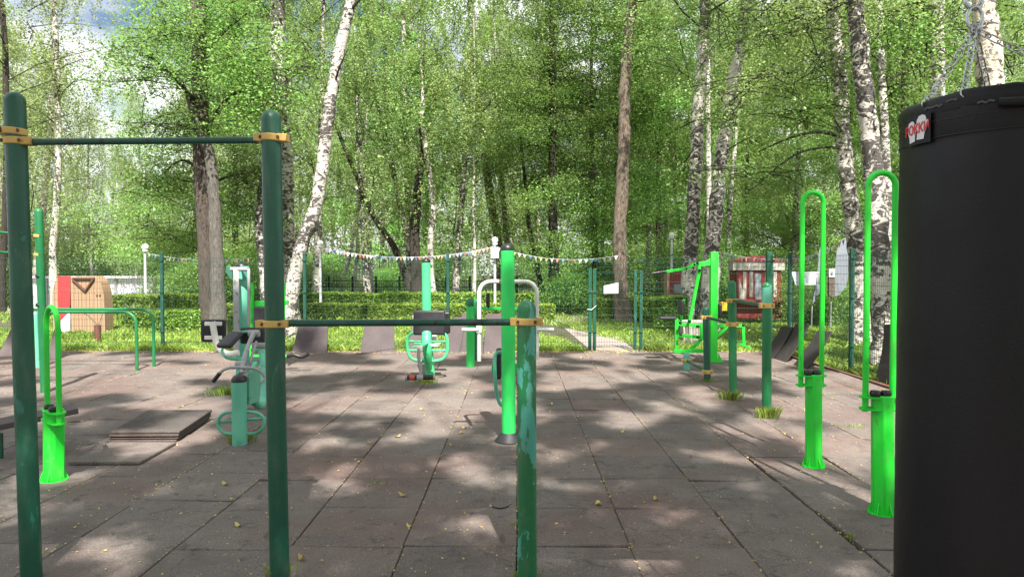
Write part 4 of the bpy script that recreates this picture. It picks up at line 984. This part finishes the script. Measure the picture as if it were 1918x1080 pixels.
# red info stand, bin, kiosk, tarp, sail
Yk = 20.5
M['redk'] = plain('red_painted_wood', (.22, .028, .025), .55, 0, .25, 6); M['cream'] = plain('cream_board', (.42, .39, .34), .7, 0, .12, 5); M['gpanel'] = plain('grey_panel', (.22, .26, .29), .4); M['yelk'] = plain('yellow_plastic', (.75, .50, .03), .5)
root = thing('ticket_machine', G(1265, 600), 'red cabinet with grey panels behind the lime pull-down machine', 'cabinet')
poly('body', [(1253, 592), (1253, 509), (1279, 508), (1280, 592)], Yk, .5, 'redk', root); poly('screen', [(1262, 548), (1262, 532), (1277, 532), (1277, 548)], Yk-.02, .03, 'gpanel', root, .003); poly('panel', [(1262, 567), (1262, 553), (1277, 553), (1277, 567)], Yk-.02, .03, 'gpanel', root, .003)
poly('side_trim', [(1250, 592), (1250, 510), (1254, 510), (1254, 592)], Yk-.01, .5, 'wood', root, .003)
root = thing('litter_bin', G(1300, 650), 'white ribbed litter bin with tapered sides behind the lime machine', 'litter bin')
Yl = 14.2; cc = PZ(1301, 0, Yl); mb = MB()
mb.lathe([(.24, .02), (.25, .1), (.27, .42), (.28, .44)], cc, 24); mb.build('body', M['cream'], root)
for k in range(12): a = R(30*k); mb = MB(); mb.beam(cc+Vector((.245*math.cos(a), .245*math.sin(a), .04)), cc+Vector((.278*math.cos(a), .278*math.sin(a), .42)), .05, .02); mb.build('rib', M['cream'], root)
mb = MB(); mb.lathe([(.30, .43), (.31, .45), (.31, .47), (.27, .475)], cc, 24); mb.build('rim', M['cream'], root)
Yk = 20; root = thing('kiosk', G(1418, 600), 'small red and white striped fairground kiosk with arched red roof', 'kiosk')
kb = [(1380, 596), (1463, 596), (1463, 505), (1380, 505)]
poly('body', kb, Yk, .7, 'redk', root)
for xa, xb in ((1392, 1398), (1404, 1411), (1433, 1441), (1449, 1455)): poly('stripe', [(xa, 556), (xb, 556), (xb, 508), (xa, 508)], Yk-.015, .02, 'cream', root, .002)
poly('stripe', [(1384, 560), (1398, 560), (1384, 520)], Yk-.02, .02, 'cream', root, .002)
poly('doorway', [(1414, 592), (1426, 592), (1426, 508), (1414, 508)], Yk-.03, .03, 'barkd', root, .002) if False else poly('window', [(1414, 560), (1426, 560), (1426, 512), (1414, 512)], Yk-.02, .03, 'gpanel', root, .002)
poly('fascia', [(1373, 506), (1470, 506), (1470, 490), (1373, 490)], Yk-.06, .5, 'cream', root)
poly('roof', [(1372, 491), (1390, 486), (1410, 480), (1425, 478.5), (1440, 480), (1457, 485), (1474, 491)], Yk-.08, .9, 'redk', root)
poly('counter', [(1376, 566), (1468, 566), (1468, 561), (1376, 561)], Yk-.25, .3, 'redk', root)
root = thing('toy_crate', G(1350, 580), 'small yellow and red crate on the lawn left of the kiosk', 'crate'); poly('box', [(1352, 582), (1362, 582), (1362, 566), (1352, 566)], 19, .3, 'yelk', root); poly('box_side', [(1343, 582), (1351.5, 582), (1351.5, 567), (1343, 567)], 19.05, .3, 'redk', root)
M['tarp'] = plain('white_tarp', (.58, .60, .64), .6, 0, .05, 3, .3); M['sail'] = plain('grey_sail_cloth', (.19, .21, .24), .7, 0, .12, 3, .3)
root = thing('banner', PZ(1511, 0, 17), 'white trapezoid banner seen through the farther lime hoop', 'banner')
mb = MB(); q = [P(1482, 509, 17), P(1540, 509, 17.3), P(1535, 533, 17.3), P(1490, 534, 17)]; mb.prism(q, (0,-.006,0), (0,.006,0)); mb.build('cloth', M['tarp'], root)
for px in (1486, 1537): mb = MB(); mb.tube([PZ(px, -.05, 17.1), P(px, 507, 17.1)], .015, 8); mb.build('pole', M['barkd'], root)
def sail(px, label, mat, Y, pts):
    root = thing('sail_flag', PZ(px, 0, Y), label, 'sail'); mb = MB(); mb.prism([P(x, y, Y+.004*(x-px)) for x, y in pts], (0,-.01,0), (0,.01,0)); mb.build('cloth', M[mat], root)
    mb = MB(); mb.tube([PZ(pts[0][0], -.05, Y+.03), P(pts[0][0], pts[0][1], Y+.03), P(pts[3][0], pts[3][1], Y+.03)], .018, 8); mb.build('mast', M['grey'], root)
sail(1575, 'large pale grey curved sail behind the birch inside the nearer hoop', 'sail', 17.8, [(1557, 558), (1564, 500), (1567, 470), (1576, 450), (1590, 440), (1592, 500), (1585, 535), (1572, 552)])
sail(1540, 'narrow dark grey green sail inside the farther hoop', 'gpanel', 18.2, [(1521, 568), (1530, 520), (1534, 470), (1543, 440), (1544, 480), (1540, 530), (1530, 560)])
root = thing('info_post', PZ(1558, 0, 17.6), 'orange brown post with a small white sign beside the grey sail', 'sign post'); poly('board', [(1553, 556), (1564, 556), (1564, 518), (1553, 518)], 17.6, .1, 'barko', root); poly('sign', [(1553, 519), (1564, 519), (1564, 503), (1553, 503)], 17.58, .06, 'paper', root)
poly('print', [(1556.5, 514), (1560.5, 514), (1560.5, 508), (1556.5, 508)], 17.56, .01, 'gpanel', root, 0)

# ================================================================== TREES WITH TRACED TRUNKS
def traced(name, label, pts, Y, w, barkm, top=15, crown=None, cr0=8.5, leafm_='lf_birch', nleaf=1., base_flare=1.35, limbs=None, dY=0, kind='b', rad=3.0, size=.034, cat='tree'):
    base = PZ(pts[0][0], -.06, Y); root = thing(name, Vector((base.x, base.y, 0)), label, cat, None)
    wp = [base] + [P(x, y, Y+dY*i/len(pts)) for i, (x, y) in enumerate(pts[1:], 1)]
    d = (wp[-1]-wp[-2]).normalized(); d = (d+Vector((0,0,.6))).normalized()
    while wp[-1].z < top: wp.append(wp[-1] + d*1.6 + Vector((random.uniform(-.1, .1), 0, 0)))
    n = len(wp); m = len(pts); ws = [w[0]+(w[1]-w[0])*min(1, i/(m-1)) for i in range(m)]; rr = [ws[i]/2/FPX*Y for i in range(m)]
    rr += [rr[-1]*(1-.9*(i+1)/(n-m)) for i in range(n-m)]; rr[0] *= base_flare
    mb = MB(); pp, r2 = spline(wp, 5, False, rr)
    pp = [p + Vector((random.uniform(-1, 1), random.uniform(-1, 1), 0))*r2[i]*.10 for i, p in enumerate(pp)]; r2 = [r*random.uniform(.94, 1.06) for r in r2]
    mb.tube(pp, r2, 16)
    def axis(z):
        for a_, b_ in zip(pp[:-1], pp[1:]):
            if a_.z <= z <= b_.z: return a_.lerp(b_, (z-a_.z)/(b_.z-a_.z+1e-6))
        return pp[-1]
    lm2 = MB()
    if limbs:
        for lp_, lr in limbs:
            q = [P(x, y, Y+dy_) for x, y, dy_ in lp_]; q, r3 = spline(q, 3, False, [lr*(1-.8*i/(len(q)-1)) for i in range(len(q))]); lm2.tube(q, r3, 7, False)
        lm2.build('branch', M['barkd'], root)
    rg = np.random.default_rng(abs(hash(label)) % 1000 if False else int(sum(map(ord, label))))
    if crown != 'none':
        h = max(2, top-cr0); nl = int((13 if Y < 19 and nleaf <= 1.3 else 26)*nleaf)
        pos, lm = (crown_birch(rg, h, rad, nl, 10, 46, size, (.4, 1.8)) if kind == 'b' else crown_broad(rg, h, rad, nl, 9, 50, size))
        az = np.array([tuple(axis(cr0+h*t/10)) for t in range(11)]); zz = np.clip(pos[:,2]/h*10, 0, 9.99); i0 = zz.astype(int); f = zz-i0
        sh = az[i0]*(1-f)[:,None] + az[i0+1]*f[:,None] if True else 0
        pos[:,0] += sh[:,0]; pos[:,1] += sh[:,1]; pos[:,2] += cr0
        quads('crown', leaves(rg, pos, size)-np.array(root.location)[None,None,:], M[leafm_], root)
        lb = MB()
        for l in lm[::2]:
            a0 = axis(cr0+max(0, l[0][2])); lb.tube([Vector((p[0]+a0.x, p[1]+a0.y, p[2]+cr0)) for p in l], [.025*(1-.16*k) for k in range(6)], 5, False)
        lb.build('limbs', M['barkd'], root)
    mb.build('trunk', M[barkm], root)
    return root, axis
def spray(rootx, cx, cy, Y, rx, ry, rz, n, mat, size, seedv, droop=.15, name='foliage'):
    """a cluster of leafy twigs hanging from a tree, centred on a measured spot"""
    rg = np.random.default_rng(seedv); c = np.array(P(cx, cy, Y)); k = max(3, n//70); cc = rg.normal(size=(k,3))*np.array([rx, ry, rz])*.55
    idx = rg.integers(0, k, n); q = cc[idx] + rg.normal(size=(n,3))*np.array([.30, .30, .11]); q[:,2] -= droop*np.abs(q[:,0]-cc[idx][:,0])
    loc = np.array(wloc(rootx)); o = quads(name, leaves(rg, q+c-loc, size), M[mat], rootx)
    mb = MB(); C = Vector(c)
    for i in range(min(k, 24)):
        a_ = C+Vector(cc[i]); b_ = C+Vector(cc[int(rg.integers(0, k))]); mb.tube([a_, (a_+b_)/2+Vector((0,0,.08)), b_], [.006, .010, .006], 4, False)
    t = mb.build('twigs', M['barkd'], rootx); t.parent = o; t.location = (0,0,0)
    return o
# twin trunk at left with maple foliage
rA, ax = traced('maple_tree', 'twin trunk tree at left with peeling brown trunk, standing by the low hedge', [(396, 612), (390, 540), (384, 430), (379, 330), (376, 230), (374, 120), (371, -20)], 16, (31, 28), 'bark', 14, None, 8.6, 'lf_maple', 1.3, kind='l', rad=3.4, size=.05)
rB, ax = traced('grey_tree', 'grey barked trunk fused with the peeling brown trunk and ending at its fork', [(409, 612), (408, 540), (404, 450), (400, 360), (391, 285), (380, 262)], 15.8, (27, 18), 'barkg', 5.2, 'none')
for i, (x, y, rx, ry, rz, n, dY) in enumerate([(262, 95, .8, .6, .28, 700, -1.6), (300, 150, .9, .8, .35, 1100, -1.2), (340, 60, .8, .9, .5, 1400, -.8), (300, 35, .6, .5, .3, 600, -1), (440, 110, .9, .9, .6, 1900, -.6), (470, 210, .8, .8, .5, 1600, -.4), (330, 240, .8, .8, .45, 1300, -.2), (430, 25, .9, .9, .5, 1700, -.2),
        (510, 170, .8, .8, .45, 1500, .4), (460, 330, .8, .8, .5, 1500, .8), (330, 330, .8, .8, .5, 1400, .9), (290, 350, .7, .7, .3, 900, .4), (560, 120, .7, .8, .5, 1100, 1.2), (440, 400, .9, .8, .4, 1300, 1.8), (335, 440, .9, .8, .4, 1300, 2.2), (290, 420, .8, .8, .4, 1000, 2.6)]):
    spray(rA, x, y, 16+dY, rx, ry, rz, int(n*1.35), 'lf_maple' if i % 3 else 'lf_dark', .038, 100+i)
for pl_ in ([(374, 200, 0), (330, 150, -.7), (285, 110, -1.3), (250, 92, -1.7)], [(376, 260, 0), (430, 180, -.3), (490, 170, 0), (540, 150, .6)], [(374, 110, 0), (420, 60, -.2), (470, 20, -.2)], [(378, 320, 0), (340, 300, .2), (300, 330, .4)], [(380, 350, 0), (430, 330, .6), (480, 320, .8)]):
    mb = MB(); q, rr_ = spline([P(x, y, 16+d_) for x, y, d_ in pl_], 4, False, [.05*(1-.8*i/(len(pl_)-1)) for i in range(len(pl_))]); mb.tube(q, rr_, 6, False); mb.build('branch', M['barkd'], rA)
traced('birch_tree', 'dark patched birch directly behind the tall middle post', [(503, 600), (500, 520), (492, 430), (500, 330), (520, 200), (520, 100), (520, -20)], 17, (26, 27), 'birchd', 15, None, 8.8)
traced('birch_tree', 'straight birch close to the right of the tall middle post', [(548, 602), (544, 500), (539, 400), (537, 300), (532, 215), (522, 120), (516, -20)], 18.5, (24, 20), 'birch', 15, None, 9)
traced('birch_tree', 'white birch leaning and curving up to the right between middle post and mint column', [(534, 612), (548, 540), (566, 460), (590, 390), (603, 320), (612, 240), (622, 170), (640, 80), (662, -20)], 15.5, (27, 19), 'birch', 14, None, 8.4, base_flare=1.5, limbs=[([(626, 160, 0), (636, 125, -.3), (652, 92, -.6)], .03), ([(655, 20, 0), (672, 2, -.2), (690, -20, -.4)], .04)])
traced('broadleaf_tree', 'orange brown slender trunk standing free right of the gate notice', [(1167, 592), (1162, 520), (1161, 430), (1166, 330), (1169, 240), (1170, 160), (1177, 80), (1187, -20)], 20.5, (27, 19), 'barko', 17, None, 9.2, 'lf_maple', 1.1, kind='l', rad=2.8)
traced('birch_tree', 'dark patched birch just left of the lime mast', [(1290, 588), (1292, 500), (1298, 400), (1304, 300), (1308, 200), (1317, 100), (1322, -20)], 18, (28, 20), 'birchd', 15, None, 7.6, nleaf=1.4, limbs=[([(1306, 270, 0), (1285, 300, .4), (1268, 320, .6)], .03)])
traced('birch_tree', 'forked birch with crooked upper stem behind the lime mast', [(1328, 590), (1333, 480), (1342, 390), (1350, 300), (1362, 230), (1370, 170), (1385, 90), (1402, -20)], 17.5, (30, 20), 'birch', 15, None, 7.4, nleaf=1.4, limbs=[([(1362, 228, 0), (1350, 180, .3), (1330, 165, .6)], .035), ([(1350, 290, 0), (1380, 270, -.3), (1420, 250, -.6)], .025), ([(1366, 200, 0), (1400, 160, -.4), (1450, 120, -.8), (1500, 95, -1.1)], .035)])
traced('birch_tree', 'very thin white birch between the two birches by the lime mast', [(1326, 560), (1327, 470), (1328, 350), (1326, 250), (1325, 120), (1322, -20)], 24, (11, 9), 'birchl', 16, None, 9)
rC, ax = traced('birch_tree', 'birch with two arching bare limbs behind the farther lime hoop', [(1612, 612), (1606, 500), (1598, 420), (1586, 330), (1578, 250), (1574, 170), (1568, 90), (1556, -20)], 14, (32, 24), 'birch', 14, None, 6.8, nleaf=1.5,
    limbs=[([(1578, 258, 0), (1545, 248, -.3), (1510, 250, -.5), (1470, 262, -.8), (1420, 285, -1.)], .045), ([(1577, 278, 0), (1545, 276, -.2), (1500, 285, -.5), (1460, 310, -.8), (1420, 345, -1.1), (1400, 360, -1.2)], .03)])
rD, ax = traced('birch_tree', 'thick black and white birch inside the nearer lime hoop', [(1657, 676), (1655, 600), (1648, 500), (1642, 400), (1636, 320), (1626, 220), (1612, 110), (1600, -20)], 11.2, (40, 30), 'birchd', 13, None, 6.5, nleaf=1.4, size=.03)
traced('birch_tree', 'slender pale birch rising behind the punching bag left of its chain', [(1762, 640), (1760, 500), (1756, 300), (1755, 160), (1755, 60), (1756, -20)], 13, (30, 24), 'birchl', 14, None, 8, nleaf=1.2)
traced('birch_tree', 'thick warm white birch behind the punching bag chains', [(1858, 640), (1858, 400), (1856, 200), (1852, 120), (1848, 50), (1840, -20)], 10.5, (52, 38), 'birchw', 12, None, 7, nleaf=1.2)
traced('birch_tree', 'shaded birch between the nearer lime hoop and the bag', [(1674, 600), (1668, 480), (1660, 330), (1654, 200), (1648, 90), (1644, -20)], 19, (18, 14), 'birch', 15, None, 6.5, nleaf=1.2)
traced('birch_tree', 'dark fissured tree at the far left behind the birch foliage', [(2, 600), (4, 500), (10, 400), (12, 300), (10, 100), (0, -20)], 24, (13, 9), 'barkd', 18, None, 6, 'lf_pale', 1.5, rad=4)
# overhanging green branches at right, close to the viewer
k = 0
for (x, y, Y, rx, ry, rz, n, mt, sz, rt) in [(1500, 215, 12.5, .8, .6, .35, 1500, 'lf_maple', .03, rC), (1440, 160, 12.8, .8, .7, .4, 1500, 'lf_birch', .03, rC), (1540, 120, 12.6, .7, .7, .5, 1500, 'lf_dark', .03, rC), (1480, 40, 12.8, .9, .8, .5, 1800, 'lf_dark', .03, rC), (1400, 330, 13.2, .7, .7, .22, 800, 'lf_dark', .03, rC), (1480, 340, 13.4, .6, .6, .22, 700, 'lf_dark', .03, rC),
        (1680, 60, 11.3, .5, .5, .5, 1300, 'lf_maple', .032, rD), (1720, 110, 11.3, .4, .5, .35, 900, 'lf_maple', .032, rD), (1700, 20, 11.3, .6, .5, .3, 1000, 'lf_birch', .032, rD), (1560, 40, 11.4, .6, .6, .4, 1200, 'lf_birch', .032, rD), (1800, 60, 11.6, .5, .4, .5, 1100, 'lf_dark', .032, rD), (1890, 90, 11.6, .4, .4, .5, 1000, 'lf_dark', .032, rD), (1905, 20, 11.4, .4, .4, .3, 700, 'lf_maple', .032, rD), (1660, 190, 11.6, .4, .5, .4, 700, 'lf_dark', .03, rD),
        (1380, 60, 15, .9, .9, .7, 1900, 'lf_dark', .036, rC), (1270, 90, 16, .9, .9, .8, 2000, 'lf_dark', .036, rC), (1350, 210, 16.3, .8, .8, .4, 1100, 'lf_dark', .036, rC)]:
    spray(rt, x, y, Y, rx, ry, rz, n, mt, sz, 300+k); k += 1

# ---- farther individual trees: traced thin trunks + kinds
def mid(key, px, Y, sc, rz, label, group=None):
    p = PZ(px, 0, Y); return place(key, (p.x, Y, -.05), rz, sc, label, group)
for lb, pts, Y, w, bk in [
    ('slim white birch at left seen above the wooden hut', [(103, 600), (99, 480), (106, 380), (110, 280), (107, 180), (104, 60), (100, -20)], 25, (13, 10), 'birchl'),
    ('dark trunk leaning left, nearest one left of the mint column', [(783, 592), (764, 530), (742, 470), (716, 430), (700, 405)], 27, (14, 10), 'barkd'),
    ('pale mottled trunk leaning beside the dark leaning trunk', [(803, 592), (785, 540), (772, 480), (752, 400), (738, 330), (722, 255), (706, 190)], 29, (14, 9), 'birch'),
    ('thick dark trunk directly behind the mint column', [(784, 592), (780, 520), (777, 440), (782, 360), (790, 280)], 26.5, (22, 14), 'barkd'),
    ('white birch stem just right behind the mint column', [(816, 590), (808, 520), (806, 450), (812, 380), (800, 300), (792, 220)], 26, (13, 9), 'birchl'),
    ('pencil thin white birch between mint column and globe lamp', [(886, 592), (889, 520), (889, 460), (887, 405)], 25, (8, 5), 'birchl'),
    ('reddish brown trunk behind the boxed globe lamp', [(932, 592), (934, 500), (930, 430), (918, 370), (905, 250), (890, 120), (880, -20)], 30, (18, 12), 'barko'),
    ('dark leaning trunk right of the bright green column', [(1022, 590), (1012, 530), (1000, 470), (992, 430)], 27, (11, 8), 'barkd'),
    ('dark straight linden trunk behind the peeling post', [(1044, 592), (1040, 500), (1037, 400), (1036, 300), (1038, 200), (1036, 80)], 25, (17, 9), 'barkd'),
    ('thin white birch left of the gate posts', [(1122, 592), (1115, 520), (1110, 460), (1106, 400)], 30, (7, 5), 'birchl'),
    ('thin white birch above the gate leaf', [(1135, 592), (1130, 520), (1128, 460), (1130, 400)], 31, (8, 6), 'birchl'),
    ('pale leaning birch in the sunny gap behind the hedge', [(636, 570), (644, 520), (655, 480), (662, 440)], 36, (10, 7), 'birchl'),
    ('pale birch standing in the sunny gap behind the hedge', [(666, 570), (665, 520), (670, 470), (668, 420)], 37, (9, 7), 'birchl'),
    ('pale birch far behind the hedge, left of the leaning trunks', [(694, 572), (695, 520), (693, 470), (690, 430)], 38, (10, 8), 'birchl'),
    ('birch between the gate and the red cabinet', [(1207, 590), (1213, 500), (1216, 430), (1212, 360), (1208, 250)], 27, (11, 8), 'birch'),
    ('thin bright birch left of the red cabinet', [(1240, 590), (1241, 500), (1247, 400), (1225, 250)], 30, (9, 6), 'birchl'),
    ('sunlit birch right of the small globe lamp', [(1276, 590), (1274, 500), (1272, 420), (1262, 330)], 29, (9, 7), 'birchw'),
    ('birch seen between lime mast and kiosk', [(1368, 590), (1366, 500), (1366, 400), (1374, 300), (1380, 200)], 26, (11, 8), 'birch')]:
    traced('birch_tree' if 'birch' in bk else 'broadleaf_tree', lb, pts, Y, w, bk, 10 if Y < 35 else 12, None, 5.2, 'lf_birch' if 'birch' in bk else 'lf_dark', .55, kind='b' if 'birch' in bk else 'l', rad=2.4, size=.045)

g2 = 'mid distance trees behind the hedge'
mids = [('bB', 60, 31, 1.1, 'pale weeping birch at far left behind the hut'), ('bB', 175, 34, 1.0, 'pale weeping birch above the white cabins'), ('bB', -40, 33, 1.1, 'weeping birch at the left picture edge'), ('bB', 250, 36, 1.0, 'pale birch behind the left globe lamp'),
    ('lB', 365, 30, .9, 'bright maple left of the twin trunk tree'), ('lA', 440, 28, .85, 'dark linden between the twin trunk tree and middle post'), ('bA', 590, 30, 1.0, 'green birch behind the leaning birch'), ('bC', 690, 33, 1.0, 'hanging birch foliage above the long garland'), ('bA', 770, 34, 1.05, 'tall sunlit birch above the mint column'),
    ('bC', 850, 38, 1., 'birch right of the mint column under the blue gap'), ('lA', 1035, 25.5, .88, 'dark linden in the middle right of the lamp with the box'), ('bC', 960, 32, 1.0, 'birch with mixed leaves behind the bright green column'), ('lB', 1120, 30, .95, 'yellow green maple behind the gate'), ('lB', 1235, 28, .9, 'leafy tree left of the lime mast birches'),
    ('bA', 1160, 38, 1.1, 'tall birch behind the orange brown trunk'), ('lB', 1400, 27, .85, 'leafy round tree above the kiosk'), ('bA', 1320, 34, 1.0, 'birch behind the pair by the lime mast'), ('bC', 1480, 31, .95, 'birch in the gap right of the kiosk'), ('lB', 1580, 26, .85, 'green tree behind the sails'), ('lB', 1700, 22, .85, 'green leafy tree behind the nearer lime hoop'), ('lA', 1860, 22, .95, 'dark tree behind the bag chains'), ('bA', 1960, 30, 1., 'birch beyond the right edge of the bag')]
for i, (k, px, Y, sc, lb) in enumerate(mids):
    Y = Y if Y < 26 else 26+(Y*7 % 5); sc = {175: .46, 250: .48}.get(px, sc); mid(k, px, Y, sc, i*1.7, lb, g2)
# third and fourth rows: the wood, tree by tree
rg = np.random.default_rng(77)
for row, (Y, n, sc) in enumerate([(50, 18, .95), (66, 18, 1.18)]):
    for i in range(n):
        px = -60 + 2080*(i+.5+rg.uniform(-.3, .3))/n; key = ['fA', 'fB', 'fC', 'fA', 'fB'][int(rg.integers(0, 5))]
        if px < 500 and rg.random() < .7: key = 'fC'
        s = sc*rg.uniform(.85, 1.1)
        if 110 < px < 330: s *= (.46 if row == 0 else .54)
        if 800 < px < 880 : s *= .8
        mid(key, px, Y+rg.uniform(-1.5, 1.5), s, float(rg.uniform(0, 6.28)), ['tree in the first row of the background wood', 'tree deeper in the background wood', 'tree at the back of the wood closing the view'][row], ['first row of the wood', 'second row of the wood', 'back row of the wood'][row])
# undergrowth shrubs
for i, (px, Y, sc, key, lb) in enumerate([(410, 26, 1.0, 'sh', 'bright shrub behind the left hedge'), (385, 23.5, .8, 'sh', 'bright shrub beside the twin trunk tree'), (440, 24, 1.1, 'sh', 'shrub behind the tall teal column'), (330, 31, 1.2, 'sd', 'shrub in front of the white cabin end'), (372, 25, .9, 'sh', 'shrub covering the right end of the white cabins'), (590, 34, .9, 'sh', 'yellowish shrub behind the second globe lamp'),
    (1075, 24, .7, 'sh', 'low shrub left of the gate path'), (1150, 21.5, .45, 'sd', 'dark low shrub at the foot of the orange brown trunk'), (1130, 26, .9, 'sh', 'shrub right of the path beyond the gate'), (1290, 23, .9, 'sd', 'dark shrub behind the pull-down machine'), (1365, 24, .9, 'sh', 'shrub left of the kiosk'), (1500, 20, .55, 'sd', 'shrub under the white banner'), (1560, 19.5, .6, 'sh', 'shrub under the grey sail'), (1700, 16, .6, 'sd', 'dark shrub behind the right fence'),
    (1600, 21, .8, 'sh', 'shrub behind the birch with arching limbs'), (1640, 15, .35, 'sd', 'small shrub right of the fence post'), (20, 30, 1.2, 'sd', 'dark shrub at the left edge'), (140, 36, 1.6, 'sd', 'shrub above the white cabins')]):
    p = PZ(px, 0, Y); o = place(key, (p.x, Y, -.05), i*1.3, sc, lb, 'shrubs beyond the fence', 'shrub'); o.name = 'leafy_shrub'
ug = []
for i in range(60):
    px = rg.uniform(-40, 1960); Y = rg.uniform(44.5, 48) if i % 3 else rg.uniform(59, 63); p = PZ(px, 0, Y); o = place(['sh', 'sd'][i % 2], (p.x, Y, -.05), float(rg.uniform(0, 6)), float(rg.uniform(.7, 1.5)), 'low shrub of the undergrowth deep in the wood', 'undergrowth shrubs deep in the wood', 'shrub'); o.name = 'leafy_shrub'
# far mass closing the horizon
n = 190000; x = rng.uniform(-75, 75, n); z = 28*rng.random(n)**1.05; y = 84+rng.uniform(-2, 2, n)+2*np.sin(x*.35)+1.5*np.sin(z*.9+x)-z*.05
lim = 24+5*np.sin(x*.16+1)+3*np.sin(x*.5); lim = np.where((x < -34) & (x > -52), lim-13, lim); kk = z < lim
V = leaves(rng, np.stack([x, y, z], 1)[kk], .19); tag(quads('far_wood', V, M['lf_pale']), 'dense far wood closing the view behind all the trees', 'wood', kind='stuff')

# ================================================================== TREES BEHIND THE VIEWER (they throw the dappled shade)
# the crowns behind the viewer: leaf clumps on limbs, shaped to shade the tiles and left open where sun should fall
rgs = np.random.default_rng(2024)
def lattice(seed):
    g = np.random.default_rng(seed).random((64, 64))
    def f(x, y):
        xi = np.floor(x).astype(int); yi = np.floor(y).astype(int); fx = x-xi; fy = y-yi; fx = fx*fx*(3-2*fx); fy = fy*fy*(3-2*fy)
        return (g[xi % 64, yi % 64]*(1-fx)*(1-fy)+g[(xi+1) % 64, yi % 64]*fx*(1-fy)+g[xi % 64, (yi+1) % 64]*(1-fx)*fy+g[(xi+1) % 64, (yi+1) % 64]*fx*fy)
    return f
n1, n2 = lattice(1), lattice(2)
LIT = [(1320, 664, 120, 9), (1320, 656, 130, 7), (820, 700, 100, 18), (460, 700, 110, 26), (800, 668, 90, 8), (1400, 700, 60, 12), (620, 912, 75, 30), (190, 1015, 115, 34), (50, 950, 90, 36), (790, 770, 120, 55), (860, 745, 80, 40), (655, 868, 55, 22), (700, 1062, 60, 26), (1080, 918, 55, 26), (1040, 858, 60, 24), (1395, 925, 36, 34), (1262, 962, 62, 24), (1215, 1048, 42, 26), (905, 985, 75, 60), (885, 905, 60, 30),
    (1610, 800, 110, 120), (1430, 800, 120, 45), (1560, 720, 140, 50), (1330, 740, 90, 26), (270, 852, 90, 24), (60, 905, 110, 36), (180, 700, 240, 40), (330, 745, 130, 38), (60, 780, 120, 40), (1190, 790, 90, 18), (1080, 720, 120, 14), (1230, 700, 110, 12), (640, 745, 60, 20), (560, 690, 90, 14), (1650, 1060, 50, 30), (1030, 1060, 40, 22), (430, 955, 45, 18), (1120, 975, 30, 14), (1500, 985, 40, 16), (1350, 850, 50, 16)]
def lit(X, Y):
    px = 968+X/Y*1288; py = 507+1932/Y; v = np.zeros_like(X)
    wob = n1(X*3.1+5, Y*3.1)+.5*n2(X*7, Y*7)-.75
    for cx, cy, rx, ry in LIT:
        d = ((px-cx)/rx)**2+((py-cy)/ry)**2; v = np.maximum(v, 1.15-d+wob*1.1)
    nz_ = .6*n1(X*1.7+20, Y*1.7)+.25*n2(X*3.6, Y*3.6+9)+.08; thr = np.where(py < 700, .45, np.where(py < 780, .49, .66)); thr = np.where((px > 1480) & (py < 950), .42, thr)
    v = np.maximum(v, (nz_-thr)*6+.5)
    return v > .5
N = 14000; X = rgs.uniform(-9.5, 7, N); Yg = rgs.uniform(1.2, 13, N); k = ~lit(X, Yg); k &= ~((Yg < 4) & (np.abs(X) > 5)); X = X[k]; Yg = Yg[k]
Z = rgs.uniform(5.5, 8.5, len(X))+.85*Yg; C_ = np.stack([X+.15*Z, Yg-.73*Z, Z], 1)
trs = [(-7.6, -4.6, 'birch'), (-5.2, -3.4, 'barkg'), (-2.6, -5.2, 'birch'), (-.6, -3.2, 'bark'), (1.9, -4.8, 'birch'), (4.2, -3.5, 'birchd'), (6.6, -5, 'birch'), (9.2, -3.8, 'barkg')]
idx = np.argmin(np.abs(C_[:, 0][:, None]+rgs.normal(size=len(X))[:, None]*.5-np.array([t[0] for t in trs])[None]), axis=1)
for i, (tx, ty, bk) in enumerate(trs):
    root = thing('shade_tree', (tx, ty, 0), 'tall tree standing behind the viewer whose leaves throw the shade on the tiles', 'tree', 'shade trees behind the viewer')
    cc = C_[idx == i]; m = 42; P_ = np.repeat(cc, m, axis=0)+rgs.normal(size=(len(cc)*m, 3))*np.array([.10, .10, .09]); quads('crown', leaves(rgs, P_, .045)-np.array([tx, ty, 0])[None, None], M['lf_dark'], root)
    ax_ = [Vector((tx+.15*math.sin(k*1.1+i), ty+.12*math.cos(k*1.3), -.06+k*1.75)) for k in range(10)]; mb = MB(); mb.tube(ax_, [.12*(1.3 if k == 0 else 1-.095*k) for k in range(10)], 12, True, False, 3); mb.build('trunk', M[bk], root)
    lb = MB()
    for q in cc[::45]:
        z0 = max(3.5, q[2]-1.2-.35*math.hypot(q[0]-tx, q[1]-ty)); A_ = Vector((tx, ty, z0)); B_ = Vector(q); Mi = A_.lerp(B_, .5)+Vector((0, 0, .25)); lb.tube([A_, Mi, B_], [.03, .018, .006], 4, False)
    lb.build('limbs', M['barkd'], root)
for i, (key, x, y, sc) in enumerate([('lB', -9, -13, .9), ('bA', -3.5, -12, .8), ('lA', 2.5, -12.5, .85), ('bC', 8, -13, .85), ('bA', -12, -7, .7), ('lA', 13.5, -6, .8)]):  # filler trees added out of view to dim skylight and fill reflections
    place(key, (x, y, -.05), i*2.1+.4, sc, 'unseen filler tree added farther behind the viewer to dim the skylight', 'unseen filler trees added behind the viewer')
for o in VAR.values():
    if 'used' in o:
        if not o['used']:
            for ch in list(o.children): bpy.data.objects.remove(ch)
            bpy.data.objects.remove(o)
        else: del o['used']
